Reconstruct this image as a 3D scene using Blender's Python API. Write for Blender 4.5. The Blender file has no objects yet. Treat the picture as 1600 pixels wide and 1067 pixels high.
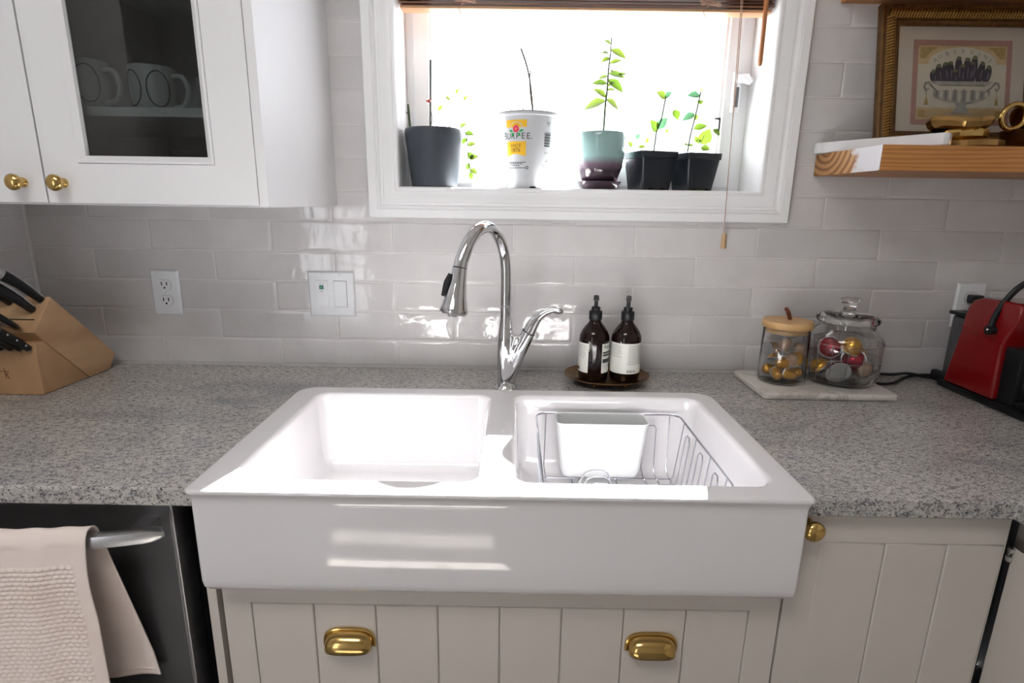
import bpy, bmesh, math, random
from mathutils import Vector, Matrix
random.seed(7)
S = bpy.context.scene
COL = S.collection
pi = math.pi

# ------------------------------------------------------------------ camera, world, sun, lamps, exposure
cam = bpy.data.cameras.new('camera'); cam.sensor_width = 36; cam.lens = 19.70
cam.clip_start = 0.02
camo = bpy.data.objects.new('camera', cam); COL.objects.link(camo)
R_ = Vector((0.99987724, 0.00625792, 0.01436495)); U_ = Vector((-0.01544518, 0.23927782, 0.97082829)); F_ = Vector((-0.00263816, 0.97093098, -0.2393451))
camo.matrix_world = Matrix(((R_.x, U_.x, -F_.x, 0.2992), (R_.y, U_.y, -F_.y, -1.4248), (R_.z, U_.z, -F_.z, 0.4239), (0, 0, 0, 1)))
S.camera = camo

W = bpy.data.worlds.new('sky'); S.world = W; W.use_nodes = True
bg = W.node_tree.nodes['Background']; bg.inputs[0].default_value = (0.925, 0.95, 1.0, 1); bg.inputs[1].default_value = 0.70

sl = bpy.data.lights.new('sun', 'SUN'); sl.energy = 12.8; sl.angle = 0.009; sl.color = (1, 0.975, 0.94)
so = bpy.data.objects.new('sun', sl); COL.objects.link(so)
so.rotation_euler = Vector((-0.28, -1, -0.955)).to_track_quat('-Z', 'Y').to_euler()

def area(name, loc, target, sx, sy, power, color=(1, 1, 1)):
    l = bpy.data.lights.new(name, 'AREA'); l.shape = 'RECTANGLE'; l.size = sx; l.size_y = sy; l.energy = power; l.color = color
    o = bpy.data.objects.new(name, l); COL.objects.link(o); o.location = loc
    o.rotation_euler = (Vector(target) - Vector(loc)).to_track_quat('-Z', 'Y').to_euler()
    return o
area('ceiling_fill_lamp', (-0.20, -1.75, 1.60), (-0.20, -1.75, 0), 0.9, 0.5, 1.9, (1, 0.965, 0.93))  # fill lamp added on the unseen ceiling to brighten the room

S.view_settings.view_transform = 'Standard'; S.view_settings.look = 'None'
S.view_settings.gamma = 1; S.view_settings.use_curve_mapping = False
S.view_settings.exposure = 3.2

# ------------------------------------------------------------------ materials
def nodes(name):
    m = bpy.data.materials.new(name); m.use_nodes = True
    nt = m.node_tree; b = nt.nodes['Principled BSDF']
    return m, nt, b
def coord(nt, scale=(1, 1, 1), kind='Object', rot=(0, 0, 0)):
    if kind == 'World':
        g = nt.nodes.new('ShaderNodeNewGeometry'); out = g.outputs['Position']
    else:
        t = nt.nodes.new('ShaderNodeTexCoord'); out = t.outputs[kind]
    mp = nt.nodes.new('ShaderNodeMapping'); mp.inputs['Scale'].default_value = scale; mp.inputs['Rotation'].default_value = rot
    nt.links.new(out, mp.inputs[0]); return mp.outputs[0]
def noise(nt, vec, scale, detail=3, rough=.5, dist=0):
    n = nt.nodes.new('ShaderNodeTexNoise'); n.inputs['Scale'].default_value = scale; n.inputs['Detail'].default_value = detail
    n.inputs['Roughness'].default_value = rough; n.inputs['Distortion'].default_value = dist
    nt.links.new(vec, n.inputs['Vector']); return n.outputs['Fac']
def ramp(nt, fac, stops, interp='LINEAR'):
    r = nt.nodes.new('ShaderNodeValToRGB'); r.color_ramp.interpolation = interp
    while len(r.color_ramp.elements) < len(stops): r.color_ramp.elements.new(0.5)
    for e, (p, c) in zip(r.color_ramp.elements, stops):
        e.position = p; e.color = tuple(c) + ((1,) if len(c) == 3 else ())
    nt.links.new(fac, r.inputs[0]); return r.outputs[0]
def mix(nt, fac, a, b, mode='MIX'):
    n = nt.nodes.new('ShaderNodeMix'); n.data_type = 'RGBA'; n.blend_type = mode
    for sock, v in ((n.inputs['Factor'], fac), (n.inputs[6], a), (n.inputs[7], b)):
        if isinstance(v, (int, float)): sock.default_value = v
        elif isinstance(v, tuple): sock.default_value = v + ((1,) if len(v) == 3 else ())
        else: nt.links.new(v, sock)
    return n.outputs[2]
def bump(nt, b, h, strength=.2, dist=.01):
    n = nt.nodes.new('ShaderNodeBump'); n.inputs['Strength'].default_value = strength; n.inputs['Distance'].default_value = dist
    nt.links.new(h, n.inputs['Height']); nt.links.new(n.outputs[0], b.inputs['Normal'])
def mat(name, c, rough=.5, metal=0, var=.06, scale=25, coat=0, bmp=0, spec=None, sss=0, world=False):
    m, nt, b = nodes(name)
    v = coord(nt, kind='World' if world else 'Object')
    f = noise(nt, v, scale, 4)
    lo = tuple(x * (1 - var) for x in c); hi = tuple(min(1, x * (1 + var)) for x in c)
    nt.links.new(ramp(nt, f, [(.3, lo), (.7, hi)]), b.inputs['Base Color'])
    b.inputs['Roughness'].default_value = rough; b.inputs['Metallic'].default_value = metal
    if coat: b.inputs['Coat Weight'].default_value = coat; b.inputs['Coat Roughness'].default_value = .05
    if bmp: bump(nt, b, f, bmp, .002)
    if spec is not None: b.inputs['Specular IOR Level'].default_value = spec
    return m
def glassmat(name, tint=(.97, .985, .98), rough=0.0, ior=1.5, base=0.0):
    m = bpy.data.materials.new(name); m.use_nodes = True; nt = m.node_tree
    nt.nodes.remove(nt.nodes['Principled BSDF']); out = nt.nodes['Material Output']
    t = nt.nodes.new('ShaderNodeBsdfTransparent'); g = nt.nodes.new('ShaderNodeBsdfGlossy'); mx = nt.nodes.new('ShaderNodeMixShader')
    g.inputs['Roughness'].default_value = rough
    fr = nt.nodes.new('ShaderNodeFresnel'); fr.inputs[0].default_value = ior
    v = coord(nt); f = noise(nt, v, 8, 2)
    col = ramp(nt, f, [(.3, tuple(x * .98 for x in tint)), (.7, tint)]); nt.links.new(col, t.inputs[0])
    ge = nt.nodes.new('ShaderNodeNewGeometry'); inv = nt.nodes.new('ShaderNodeMath'); inv.operation = 'SUBTRACT'; inv.inputs[0].default_value = 1; nt.links.new(ge.outputs['Backfacing'], inv.inputs[1])
    fm_ = nt.nodes.new('ShaderNodeMath'); fm_.operation = 'MULTIPLY'; nt.links.new(fr.outputs[0], fm_.inputs[0]); nt.links.new(inv.outputs[0], fm_.inputs[1]); fr = fm_
    if base:
        ad = nt.nodes.new('ShaderNodeMath'); ad.operation = 'ADD'; ad.inputs[1].default_value = base; ad.use_clamp = True
        nt.links.new(fr.outputs[0], ad.inputs[0]); nt.links.new(ad.outputs[0], mx.inputs[0])
    else: nt.links.new(fr.outputs[0], mx.inputs[0])
    nt.links.new(t.outputs[0], mx.inputs[1]); nt.links.new(g.outputs[0], mx.inputs[2]); nt.links.new(mx.outputs[0], out.inputs[0])
    return m
def woodmat(name, dark, light, scale=(3, 40, 40), rough=.45, ring=8, rot=(0, 0, 0), coat=0):
    m, nt, b = nodes(name)
    v = coord(nt, scale, 'Object', rot)
    f = noise(nt, v, 1.0, 5, .6, .4)
    w = nt.nodes.new('ShaderNodeTexWave'); w.wave_type = 'BANDS'; w.bands_direction = 'Z'; w.inputs['Scale'].default_value = ring / 20
    w.inputs['Distortion'].default_value = 6; w.inputs['Detail'].default_value = 3; nt.links.new(v, w.inputs[0])
    mid = tuple((a + c) / 2 for a, c in zip(dark, light))
    c1 = ramp(nt, f, [(.3, dark), (.5, mid), (.7, light)])
    c2 = ramp(nt, w.outputs['Fac'], [(0, dark), (.5, light)])
    nt.links.new(mix(nt, .45, c1, c2), b.inputs['Base Color']); b.inputs['Roughness'].default_value = rough
    if coat: b.inputs['Coat Weight'].default_value = coat
    bump(nt, b, f, .08, .002)
    return m

M = {}
def tilemat():
    m, nt, b = nodes('glazed_tile')
    oi = nt.nodes.new('ShaderNodeObjectInfo')
    v = coord(nt, kind='World')
    f = noise(nt, v, 9, 3)
    c = ramp(nt, f, [(.3, (.61, .60, .605)), (.7, (.67, .66, .665))])
    r = ramp(nt, oi.outputs['Random'], [(0, (.93, .93, .93)), (1, (1.04, 1.03, 1.03))])
    nt.links.new(mix(nt, 1.0, c, r, 'MULTIPLY'), b.inputs['Base Color'])
    b.inputs['Roughness'].default_value = .06
    f2 = noise(nt, v, 22, 2); bump(nt, b, f2, .22, .006)
    return m
M['tile'] = tilemat()
M['grout'] = mat('grout', (.68, .67, .67), .9, scale=60)
M['wall_paint'] = mat('wall_paint', (.70, .68, .65), .8, scale=6)
M['ceiling_paint'] = mat('ceiling_paint', (.82, .81, .79), .9, scale=6)
M['white_trim'] = mat('white_gloss_trim', (.86, .87, .885), .30, var=.02, scale=10)
M['cab_white'] = mat('white_cabinet_paint', (.76, .765, .79), .45, var=.02, scale=5)
M['cab_grey'] = mat('greige_cabinet_paint', (.60, .555, .515), .42, var=.03, scale=5)
M['cab_inside'] = mat('cabinet_inside', (.66, .66, .65), .6, var=.04)
M['porcelain'] = mat('white_fireclay', (.745, .735, .755), .06, var=.01, scale=4, coat=.5)
M['steel_dark'] = mat('dark_stainless', (.16, .16, .165), .35, .85, var=.08, scale=14)
M['steel'] = mat('brushed_steel', (.55, .55, .56), .28, 1, var=.08, scale=30)
M['chrome'] = mat('chrome', (.72, .73, .75), .05, 1, var=.02)
M['wire'] = mat('chromed_wire', (.55, .57, .62), .15, 1, var=.03)
M['brass'] = mat('polished_brass', (.62, .42, .15), .16, 1, var=.06, scale=40)
M['brass_old'] = mat('aged_brass', (.42, .25, .09), .24, 1, var=.2, scale=30, bmp=.2)
M['bronze'] = mat('dark_bronze_tray', (.22, .13, .06), .32, .9, var=.15, scale=40)
M['black'] = mat('black_plastic', (.009, .010, .012), .34, var=.1, spec=.35)
M['black_matte'] = mat('black_matte', (.006, .006, .007), .9, var=.1, spec=.08)
M['charcoal'] = mat('charcoal_plastic', (.045, .055, .07), .5, var=.06, scale=18)
M['pot_black'] = mat('nursery_pot_plastic', (.012, .016, .022), .30, var=.15, scale=30)
M['plastic_white'] = mat('white_plastic', (.78, .80, .83), .25, var=.015)
M['bucket_white'] = mat('white_bucket_plastic', (.58, .60, .63), .3, var=.015)
M['plastic_frost'] = mat('frosted_white_plastic', (.76, .78, .79), .35, var=.02)
M['print_black'] = mat('printed_black', (.02, .02, .022), .5)
M['print_grey'] = mat('printed_grey', (.32, .33, .33), .6)
M['print_yellow'] = mat('printed_yellow', (.85, .50, .02), .45)
M['print_pink'] = mat('printed_pink', (.80, .06, .14), .45)
M['print_green'] = mat('printed_green', (.02, .38, .10), .45)
M['print_teal'] = mat('teal_window', (.01, .12, .14), .2)
M['label_cream'] = mat('label_cream', (.70, .71, .66), .5, var=.02)
M['amber'] = mat('amber_bottle', (.009, .0035, .003), .08, var=.2, spec=.4)
M['soil'] = mat('potting_soil', (.03, .02, .012), .95, var=.4, scale=150, bmp=.8)
M['stem_green'] = mat('green_stem', (.025, .05, .01), .5, var=.2, scale=90)
M['stem_brown'] = mat('brown_stem', (.02, .012, .007), .7, var=.2, scale=90)
M['red'] = mat('glossy_red', (.22, .002, .004), .16, var=.05, coat=.4)
M['tank'] = mat('smoky_tank', (.07, .07, .075), .2, var=.1)
M['gold_foil'] = mat('gold_capsule', (.68, .36, .06), .28, .85, var=.08, scale=60)
M['beige_cap'] = mat('beige_capsule', (.55, .38, .27), .38, .4, var=.06, scale=60)
M['red_foil'] = mat('red_capsule', (.42, .01, .035), .25, .6, var=.08)
M['silver_foil'] = mat('silver_foil', (.62, .63, .65), .35, .6, var=.06, scale=70)
M['purple_foil'] = mat('mauve_capsule', (.16, .05, .07), .3, .6, var=.1)
M['leather'] = mat('brown_leather', (.16, .045, .02), .6, var=.2, scale=80)
M['white_mug'] = mat('white_stoneware', (.60, .60, .58), .3, var=.03)
M['glass'] = glassmat('clear_glass')
M['pane'] = glassmat('window_glass', (.985, .985, .985))
M['cab_pane'] = glassmat('cabinet_glass', (.62, .65, .66), ior=1.6, base=.025)
def realglass(name, c=(.97, .98, .975)):
    m, nt, b = nodes(name); v = coord(nt); f = noise(nt, v, 12, 2)
    nt.links.new(ramp(nt, f, [(.3, tuple(x * .985 for x in c)), (.7, c)]), b.inputs['Base Color'])
    b.inputs['Transmission Weight'].default_value = 1; b.inputs['Roughness'].default_value = 0; b.inputs['IOR'].default_value = 1.48; return m
M['jar'] = realglass('jar_glass')
M['mat_board'] = mat('mat_board', (.52, .44, .38), .9, var=.02)
M['art_pink'] = mat('art_pink', (.36, .19, .16), .9, var=.08, scale=60)
M['art_cream'] = mat('art_cream', (.56, .49, .40), .9, var=.06, scale=40)
M['art_tan'] = mat('art_tan', (.52, .36, .20), .9, var=.1, scale=60)
M['art_ochre'] = mat('art_ochre', (.36, .24, .08), .9, var=.2, scale=200)
M['art_grey'] = mat('art_stone', (.34, .31, .28), .9, var=.15, scale=80)
M['art_grey2'] = mat('art_stone_dark', (.20, .175, .16), .9, var=.15, scale=80)
M['art_aub'] = mat('art_aubergine', (.022, .012, .025), .8, var=.3, scale=80)
M['art_stalk'] = mat('art_stalk', (.11, .11, .05), .8, var=.3, scale=90)
M['art_light'] = mat('art_glint', (.22, .14, .22), .8, var=.3, scale=90)
M['gilt'] = mat('gilt_moulding', (.45, .26, .07), .35, .8, var=.25, scale=90)
M['gilt_dark'] = mat('dark_gilt', (.13, .065, .02), .4, .6, var=.3, scale=90)
M['rope'] = mat('cord_twine', (.42, .27, .20), .8, var=.15, scale=200)
M['terra'] = mat('ladybird_red', (.35, .05, .02), .4)
M['maple'] = woodmat('maple_block', (.40, .23, .115), (.60, .385, .21), (14, 4, 14), .42, 5, (.8, 0, 0))
M['maple2'] = woodmat('maple_front', (.36, .20, .095), (.52, .32, .165), (14, 14, 3), .45, 6)
M['pine'] = woodmat('stained_pine', (.28, .10, .022), (.60, .27, .075), (2.5, 30, 34), .42, 22)
M['bamboo'] = woodmat('bamboo_lid', (.48, .28, .11), (.66, .42, .19), (40, 6, 40), .45, 8)
M['cherry'] = woodmat('cherry_slat', (.10, .04, .022), (.20, .085, .045), (3, 40, 40), .35, 8)
M['rail_wood'] = woodmat('light_rail_wood', (.42, .22, .11), (.62, .38, .21), (3, 40, 40), .35, 8)
M['wand_wood'] = woodmat('orange_wand', (.33, .11, .025), (.45, .17, .045), (40, 40, 4), .3, 8)
M['tassel_wood'] = woodmat('pale_wood_tassel', (.48, .32, .17), (.62, .44, .26), (60, 60, 12), .5, 8)
M['floor_wood'] = woodmat('oak_floor', (.25, .235, .22), (.35, .33, .315), (10, 1.2, 1), .35, 8)

def granitemat():
    m, nt, b = nodes('granite')
    v = coord(nt, (1.0, 1.7, 1.2), 'World', (0, 0, -.55)); v0 = coord(nt, (1, 1, 1), 'World')
    big = noise(nt, v, 3.6, 5, .62, .8)
    mid = noise(nt, v, 85, 4, .65, .3)
    fine = noise(nt, v, 260, 3, .7)
    spk = noise(nt, v0, 420, 2, .6)
    vein = noise(nt, v, 16, 6, .75, 1.5)
    patch = noise(nt, v0, 4.5, 2)
    base = ramp(nt, big, [(.30, (.25, .25, .275)), (.46, (.43, .415, .40)), (.60, (.52, .495, .465)), (.74, (.36, .36, .39))])
    c = mix(nt, ramp(nt, mid, [(.38, (.85, .85, .85)), (.52, (0, 0, 0))]), base, (.16, .16, .175))
    c = mix(nt, ramp(nt, fine, [(.55, (0, 0, 0)), (.67, (.75, .75, .75))]), c, (.66, .65, .65))
    c = mix(nt, ramp(nt, fine, [(.37, (1, 1, 1)), (.44, (0, 0, 0))]), c, (.03, .03, .035))
    c = mix(nt, ramp(nt, spk, [(.29, (.9, .9, .9)), (.38, (0, 0, 0))]), c, (.10, .085, .085))
    dk = mix(nt, 1.0, ramp(nt, vein, [(.29, (1, 1, 1)), (.335, (0, 0, 0))]), ramp(nt, patch, [(.45, (0, 0, 0)), (.56, (1, 1, 1))]), 'MULTIPLY')
    c = mix(nt, dk, c, (.025, .025, .03))
    nt.links.new(c, b.inputs['Base Color']); b.inputs['Roughness'].default_value = .16
    bump(nt, b, fine, .04, .001)
    return m
M['granite'] = granitemat()
def marblemat(name, base, vein, sc=9):
    m, nt, b = nodes(name); v = coord(nt, (1, 1.6, 1), 'World', (0, 0, .6))
    n = noise(nt, v, sc, 6, .6, 1.6)
    nt.links.new(ramp(nt, n, [(.40, base), (.49, vein), (.52, base), (.75, tuple(x * .93 for x in base))]), b.inputs['Base Color'])
    b.inputs['Roughness'].default_value = .3; return m
M['marble'] = mat('white_marble', (.76, .765, .79), .25, var=.03, scale=30)
M['marble_board'] = marblemat('cream_marble', (.68, .645, .60), (.46, .43, .40), 8)
def leafmat(name, c):
    m, nt, b = nodes(name); v = coord(nt, kind='World'); f = noise(nt, v, 60, 3)
    nt.links.new(ramp(nt, f, [(.3, tuple(x * .75 for x in c)), (.7, c)]), b.inputs['Base Color']); b.inputs['Roughness'].default_value = .45
    out = nt.nodes['Material Output']; tr = nt.nodes.new('ShaderNodeBsdfTranslucent'); tr.inputs[0].default_value = tuple(min(1, x * 1.5) for x in c) + (1,)
    mx = nt.nodes.new('ShaderNodeMixShader'); mx.inputs[0].default_value = .3
    nt.links.new(b.outputs[0], mx.inputs[1]); nt.links.new(tr.outputs[0], mx.inputs[2]); nt.links.new(mx.outputs[0], out.inputs[0])
    return m
M['leaf'] = leafmat('fresh_leaf', (.055, .10, .010)); M['leaf2'] = leafmat('yellow_green_leaf', (.07, .105, .012)); M['leaf3'] = leafmat('cool_green_leaf', (.03, .08, .04))
def glazemat():
    m, nt, b = nodes('mint_to_plum_glaze'); t = nt.nodes.new('ShaderNodeTexCoord'); sp = nt.nodes.new('ShaderNodeSeparateXYZ')
    nt.links.new(t.outputs['Object'], sp.inputs[0])
    n = noise(nt, coord(nt), 30, 3)
    ad = nt.nodes.new('ShaderNodeMath'); ad.operation = 'MULTIPLY_ADD'; ad.inputs[1].default_value = .012; nt.links.new(n, ad.inputs[0]); nt.links.new(sp.outputs[2], ad.inputs[2])
    mr = nt.nodes.new('ShaderNodeMapRange'); mr.inputs[1].default_value = .050; mr.inputs[2].default_value = .085; nt.links.new(ad.outputs[0], mr.inputs[0])
    nt.links.new(ramp(nt, mr.outputs[0], [(0, (.035, .02, .03)), (.45, (.14, .10, .13)), (1, (.27, .42, .41))]), b.inputs['Base Color'])
    b.inputs['Roughness'].default_value = .12; return m
M['glaze'] = glazemat()
M['plum'] = mat('plum_glaze', (.045, .025, .038), .12, var=.1)
def towelmat():
    m, nt, b = nodes('pink_waffle_cotton'); v = coord(nt, kind='World'); f = noise(nt, v, 7, 4); g = noise(nt, v, 500, 2)
    nt.links.new(ramp(nt, f, [(.26, (.72, .59, .52)), (.40, (.80, .69, .635)), (.7, (.85, .755, .715))]), b.inputs['Base Color'])
    b.inputs['Roughness'].default_value = .95; b.inputs['Sheen Weight'].default_value = .3; bump(nt, b, g, .3, .001); return m
M['towel'] = towelmat()
def shelfendmat():
    # end grain with a splash of white paint over its front half
    m, nt, b = nodes('pine_end_grain'); v = coord(nt, (1, 1, 1), 'Object')
    w = nt.nodes.new('ShaderNodeTexWave'); w.wave_type = 'RINGS'; w.rings_direction = 'X'; w.inputs['Scale'].default_value = 20; w.inputs['Distortion'].default_value = 1.5; w.inputs['Detail'].default_value = 2
    mp = coord(nt, (1, .75, 1), 'Object'); a = nt.nodes.new('ShaderNodeVectorMath'); a.operation = 'ADD'; a.inputs[1].default_value = (0, -.06, -.06); nt.links.new(mp, a.inputs[0]); nt.links.new(a.outputs[0], w.inputs[0])
    wood = ramp(nt, w.outputs['Fac'], [(0, (.22, .09, .03)), (.6, (.46, .24, .09)), (1, (.52, .29, .12))])
    sp = nt.nodes.new('ShaderNodeSeparateXYZ'); t = nt.nodes.new('ShaderNodeTexCoord'); nt.links.new(t.outputs['Object'], sp.inputs[0])
    n = noise(nt, v, 35, 4)
    ad = nt.nodes.new('ShaderNodeMath'); ad.operation = 'MULTIPLY_ADD'; ad.inputs[1].default_value = .13; nt.links.new(n, ad.inputs[0]); nt.links.new(sp.outputs[1], ad.inputs[2])
    mr = nt.nodes.new('ShaderNodeMapRange'); mr.inputs[1].default_value = .036; mr.inputs[2].default_value = .018; nt.links.new(ad.outputs[0], mr.inputs[0])
    nt.links.new(mix(nt, mr.outputs[0], wood, (.60, .58, .60)), b.inputs['Base Color']); b.inputs['Roughness'].default_value = .5
    return m
M['pine_end'] = shelfendmat()

# ------------------------------------------------------------------ mesh helpers
ORG = {}
def org(p):
    v = Vector((0, 0, 0))
    while p is not None:
        v += Vector(p.location); p = p.parent
    return v
class MB:
    def __init__(s): s.v = []; s.f = []; s.mi = []; s.cur = 0
    def add(s, vs, fs):
        n = len(s.v); s.v += [tuple(p) for p in vs]
        for f in fs: s.f.append(tuple(i + n for i in f)); s.mi.append(s.cur)
        return s
    def box(s, x0, x1, y0, y1, z0, z1):
        return s.add([(x0, y0, z0), (x1, y0, z0), (x1, y1, z0), (x0, y1, z0), (x0, y0, z1), (x1, y0, z1), (x1, y1, z1), (x0, y1, z1)],
                     [(0, 3, 2, 1), (4, 5, 6, 7), (0, 1, 5, 4), (1, 2, 6, 5), (2, 3, 7, 6), (3, 0, 4, 7)])
    def obox(s, c, ax, ay, az, hx, hy, hz):
        c = Vector(c); ax, ay, az = (Vector(a).normalized() for a in (ax, ay, az)); vs = []
        for k in (-1, 1):
            for (i, j) in ((-1, -1), (1, -1), (1, 1), (-1, 1)): vs.append(c + ax * hx * i + ay * hy * j + az * hz * k)
        return s.add(vs, [(0, 3, 2, 1), (4, 5, 6, 7), (0, 1, 5, 4), (1, 2, 6, 5), (2, 3, 7, 6), (3, 0, 4, 7)])
    def prism(s, poly, axis, a0, a1):
        def P(u, w, a): return {'x': (a, u, w), 'y': (u, a, w), 'z': (u, w, a)}[axis]
        n = len(poly)
        vs = [P(u, w, a0) for u, w in poly] + [P(u, w, a1) for u, w in poly]
        fs = [tuple(range(n))[::-1], tuple(range(n, 2 * n))] + [(i, (i + 1) % n, n + (i + 1) % n, n + i) for i in range(n)]
        return s.add(vs, fs)
    def rings(s, rings, cap0=True, cap1=True, closed=False):
        n = len(rings[0]); vs = [p for r in rings for p in r]; fs = []
        m = len(rings)
        for k in range(m if closed else m - 1):
            a = k * n; b = ((k + 1) % m) * n
            for i in range(n): fs.append((a + i, a + (i + 1) % n, b + (i + 1) % n, b + i))
        if not closed:
            if cap0: fs.append(tuple(range(n))[::-1])
            if cap1: fs.append(tuple(range((m - 1) * n, m * n)))
        return s.add(vs, fs)
    def lathe(s, prof, c=(0, 0, 0), seg=32, sx=1, sy=1, cap0=True, cap1=True):
        rs = []
        for r, z in prof:
            rs.append([(c[0] + sx * r * math.cos(2 * pi * i / seg), c[1] + sy * r * math.sin(2 * pi * i / seg), c[2] + z) for i in range(seg)])
        return s.rings(rs, cap0, cap1)
    def tube(s, pts, r, seg=10, caps=True, flat=1.0, up=None, closed=False):
        pts = [Vector(p) for p in pts]; n = len(pts)
        rr = r if isinstance(r, (list, tuple)) else [r] * n
        T = []
        for i in range(n):
            if closed: t = pts[(i + 1) % n] - pts[i - 1]
            else: t = pts[min(i + 1, n - 1)] - pts[max(i - 1, 0)]
            T.append(t.normalized())
        u = Vector(up) if up else (Vector((0, 0, 1)) if abs(T[0].z) < .9 else Vector((1, 0, 0)))
        N = (u - T[0] * u.dot(T[0])).normalized(); rs = []
        for i in range(n):
            N = (N - T[i] * N.dot(T[i])).normalized(); B = T[i].cross(N)
            rs.append([pts[i] + (N * math.cos(2 * pi * k / seg) + B * math.sin(2 * pi * k / seg) * flat) * rr[i] for k in range(seg)])
        return s.rings(rs, caps, caps, closed)
    def ball(s, c, r, seg=12, rg=8, sx=1, sy=1, sz=1):
        prof = [(max(1e-5, r * math.sin(pi * k / rg)), -r * math.cos(pi * k / rg) * sz) for k in range(rg + 1)]
        return s.lathe(prof, c, seg, sx, sy)
    def build(s, name, m, parent=None, bevel=0, seg=2, smooth=40, kind=None, label=None, merge=True, recalc=True):
        o0 = org(parent)
        me = bpy.data.meshes.new(name); me.from_pydata([tuple(Vector(p) - o0) for p in s.v], [], s.f)
        ms = m if isinstance(m, (list, tuple)) else [m]
        for q in ms: me.materials.append(M[q])
        if len(ms) > 1: me.polygons.foreach_set('material_index', s.mi)
        bm = bmesh.new(); bm.from_mesh(me)
        if merge: bmesh.ops.remove_doubles(bm, verts=bm.verts, dist=1e-6)
        if recalc: bmesh.ops.recalc_face_normals(bm, faces=bm.faces)
        if bevel:
            es = [e for e in bm.edges if len(e.link_faces) == 2 and e.calc_face_angle(0) > math.radians(28)]
            bmesh.ops.bevel(bm, geom=es, offset=bevel, segments=seg, affect='EDGES', profile=.5, clamp_overlap=True)
        bm.to_mesh(me); bm.free()
        if smooth:
            me.polygons.foreach_set('use_smooth', [True] * len(me.polygons))
            try: me.set_sharp_from_angle(angle=math.radians(smooth))
            except Exception: pass
        o = bpy.data.objects.new(name, me); COL.objects.link(o)
        if bevel and smooth:
            wn = o.modifiers.new('weighted', 'WEIGHTED_NORMAL'); wn.keep_sharp = True; wn.weight = 100
        if parent is not None: o.parent = parent
        if kind: o['kind'] = kind
        if label: o['label'] = label
        return o
def thing(name, label, cat, loc, group=None, kind=None):
    o = bpy.data.objects.new(name, None); COL.objects.link(o); o.location = loc; o.empty_display_size = .05
    if kind: o['kind'] = kind
    else: tag(o, label, cat, group)
    return o
def tag(o, label, cat, group=None):
    o['label'] = label; o['category'] = cat
    if group: o['group'] = group
    return o
def copy_tree(o, parent=None):
    c = o.copy(); COL.objects.link(c)
    if parent is not None: c.parent = parent
    for ch in list(o.children): copy_tree(ch, c)
    return c
def spline(P, n=8):
    P = [Vector(p) for p in P]; Q = [P[0] * 2 - P[1]] + P + [P[-1] * 2 - P[-2]]; out = []
    for i in range(1, len(Q) - 2):
        for k in range(n):
            t = k / n; a, b, c, d = Q[i - 1:i + 3]
            out.append(.5 * ((2 * b) + (c - a) * t + (2 * a - 5 * b + 4 * c - d) * t * t + (3 * b - a - 3 * c + d) * t ** 3))
    out.append(P[-1]); return out
def lerpr(R, n):
    out = []
    for i in range(len(R) - 1):
        for k in range(n): out.append(R[i] + (R[i + 1] - R[i]) * (k / n))
    out.append(R[-1]); return out
def rrect(x0, x1, y0, y1, r, n=8):
    """rounded rectangle outline, counter-clockwise; r one radius or (front, back)"""
    rf, rb = r if isinstance(r, tuple) else (r, r); pts = []
    for cx, cy, a0, q in ((x1 - rf, y0 + rf, -pi / 2, rf), (x1 - rb, y1 - rb, 0, rb), (x0 + rb, y1 - rb, pi / 2, rb), (x0 + rf, y0 + rf, pi, rf)):
        for k in range(n + 1):
            a = a0 + pi / 2 * k / n; pts.append((cx + q * math.cos(a), cy + q * math.sin(a)))
    return pts
def text_mesh(s, size=1.0, align='CENTER', spacing=1.0):
    cu = bpy.data.curves.new('t', 'FONT'); cu.body = s; cu.size = size; cu.align_x = align; cu.align_y = 'CENTER'; cu.resolution_u = 3; cu.space_character = spacing
    ob = bpy.data.objects.new('t', cu); COL.objects.link(ob)
    dg = bpy.context.evaluated_depsgraph_get(); me = ob.evaluated_get(dg).to_mesh()
    vs = [(v.co.x, v.co.y) for v in me.vertices]; fs = [tuple(p.vertices) for p in me.polygons]
    ob.evaluated_get(dg).to_mesh_clear(); bpy.data.objects.remove(ob); bpy.data.curves.remove(cu)
    return vs, fs
def remeshed(o, voxel, it=3):
    md = o.modifiers.new('r', 'REMESH'); md.mode = 'VOXEL'; md.voxel_size = voxel; md.use_smooth_shade = True
    sm = o.modifiers.new('s', 'SMOOTH'); sm.factor = .5; sm.iterations = it
    dg = bpy.context.evaluated_depsgraph_get(); me = bpy.data.meshes.new_from_object(o.evaluated_get(dg))
    o.modifiers.clear(); o.data = me; me.polygons.foreach_set('use_smooth', [True] * len(me.polygons)); return o

# ------------------------------------------------------------------ the setting
FZ = -0.914
MB().box(-0.93, 1.76, -3.6, .0, FZ - .02, FZ).build('floor', 'floor_wood', kind='structure')
MB().box(-2.2, 1.76, -3.62, .2, 1.62, 1.64).build('ceiling', 'ceiling_paint', kind='structure')
MB().box(-2.2, -.93, -3.6, -1.25, FZ - .02, FZ).build('floor', 'floor_wood', kind='structure')
OX0, OX1, OZ0, OZ1 = .0153, .8908, .4603, 1.22
wb = MB()
wb.box(-.94, OX0, .0012, .20, FZ, 1.62); wb.box(OX1, 1.76, .0012, .20, FZ, 1.62); wb.box(OX0, OX1, .0012, .20, FZ, OZ0 - .012); wb.box(OX0, OX1, .0012, .20, OZ1, 1.62)
wall_back = wb.build('wall_back', 'grout', kind='structure', smooth=0)
wl = MB(); wl.box(-.98, -.9232, -1.25, .2, FZ, 1.62)
wall_left = wl.build('wall_left', 'grout', kind='structure', smooth=0)
MB().box(-2.24, -2.2, -3.6, -1.25, FZ, 1.62).build('wall_left', 'wall_paint', kind='structure', smooth=0)
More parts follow.
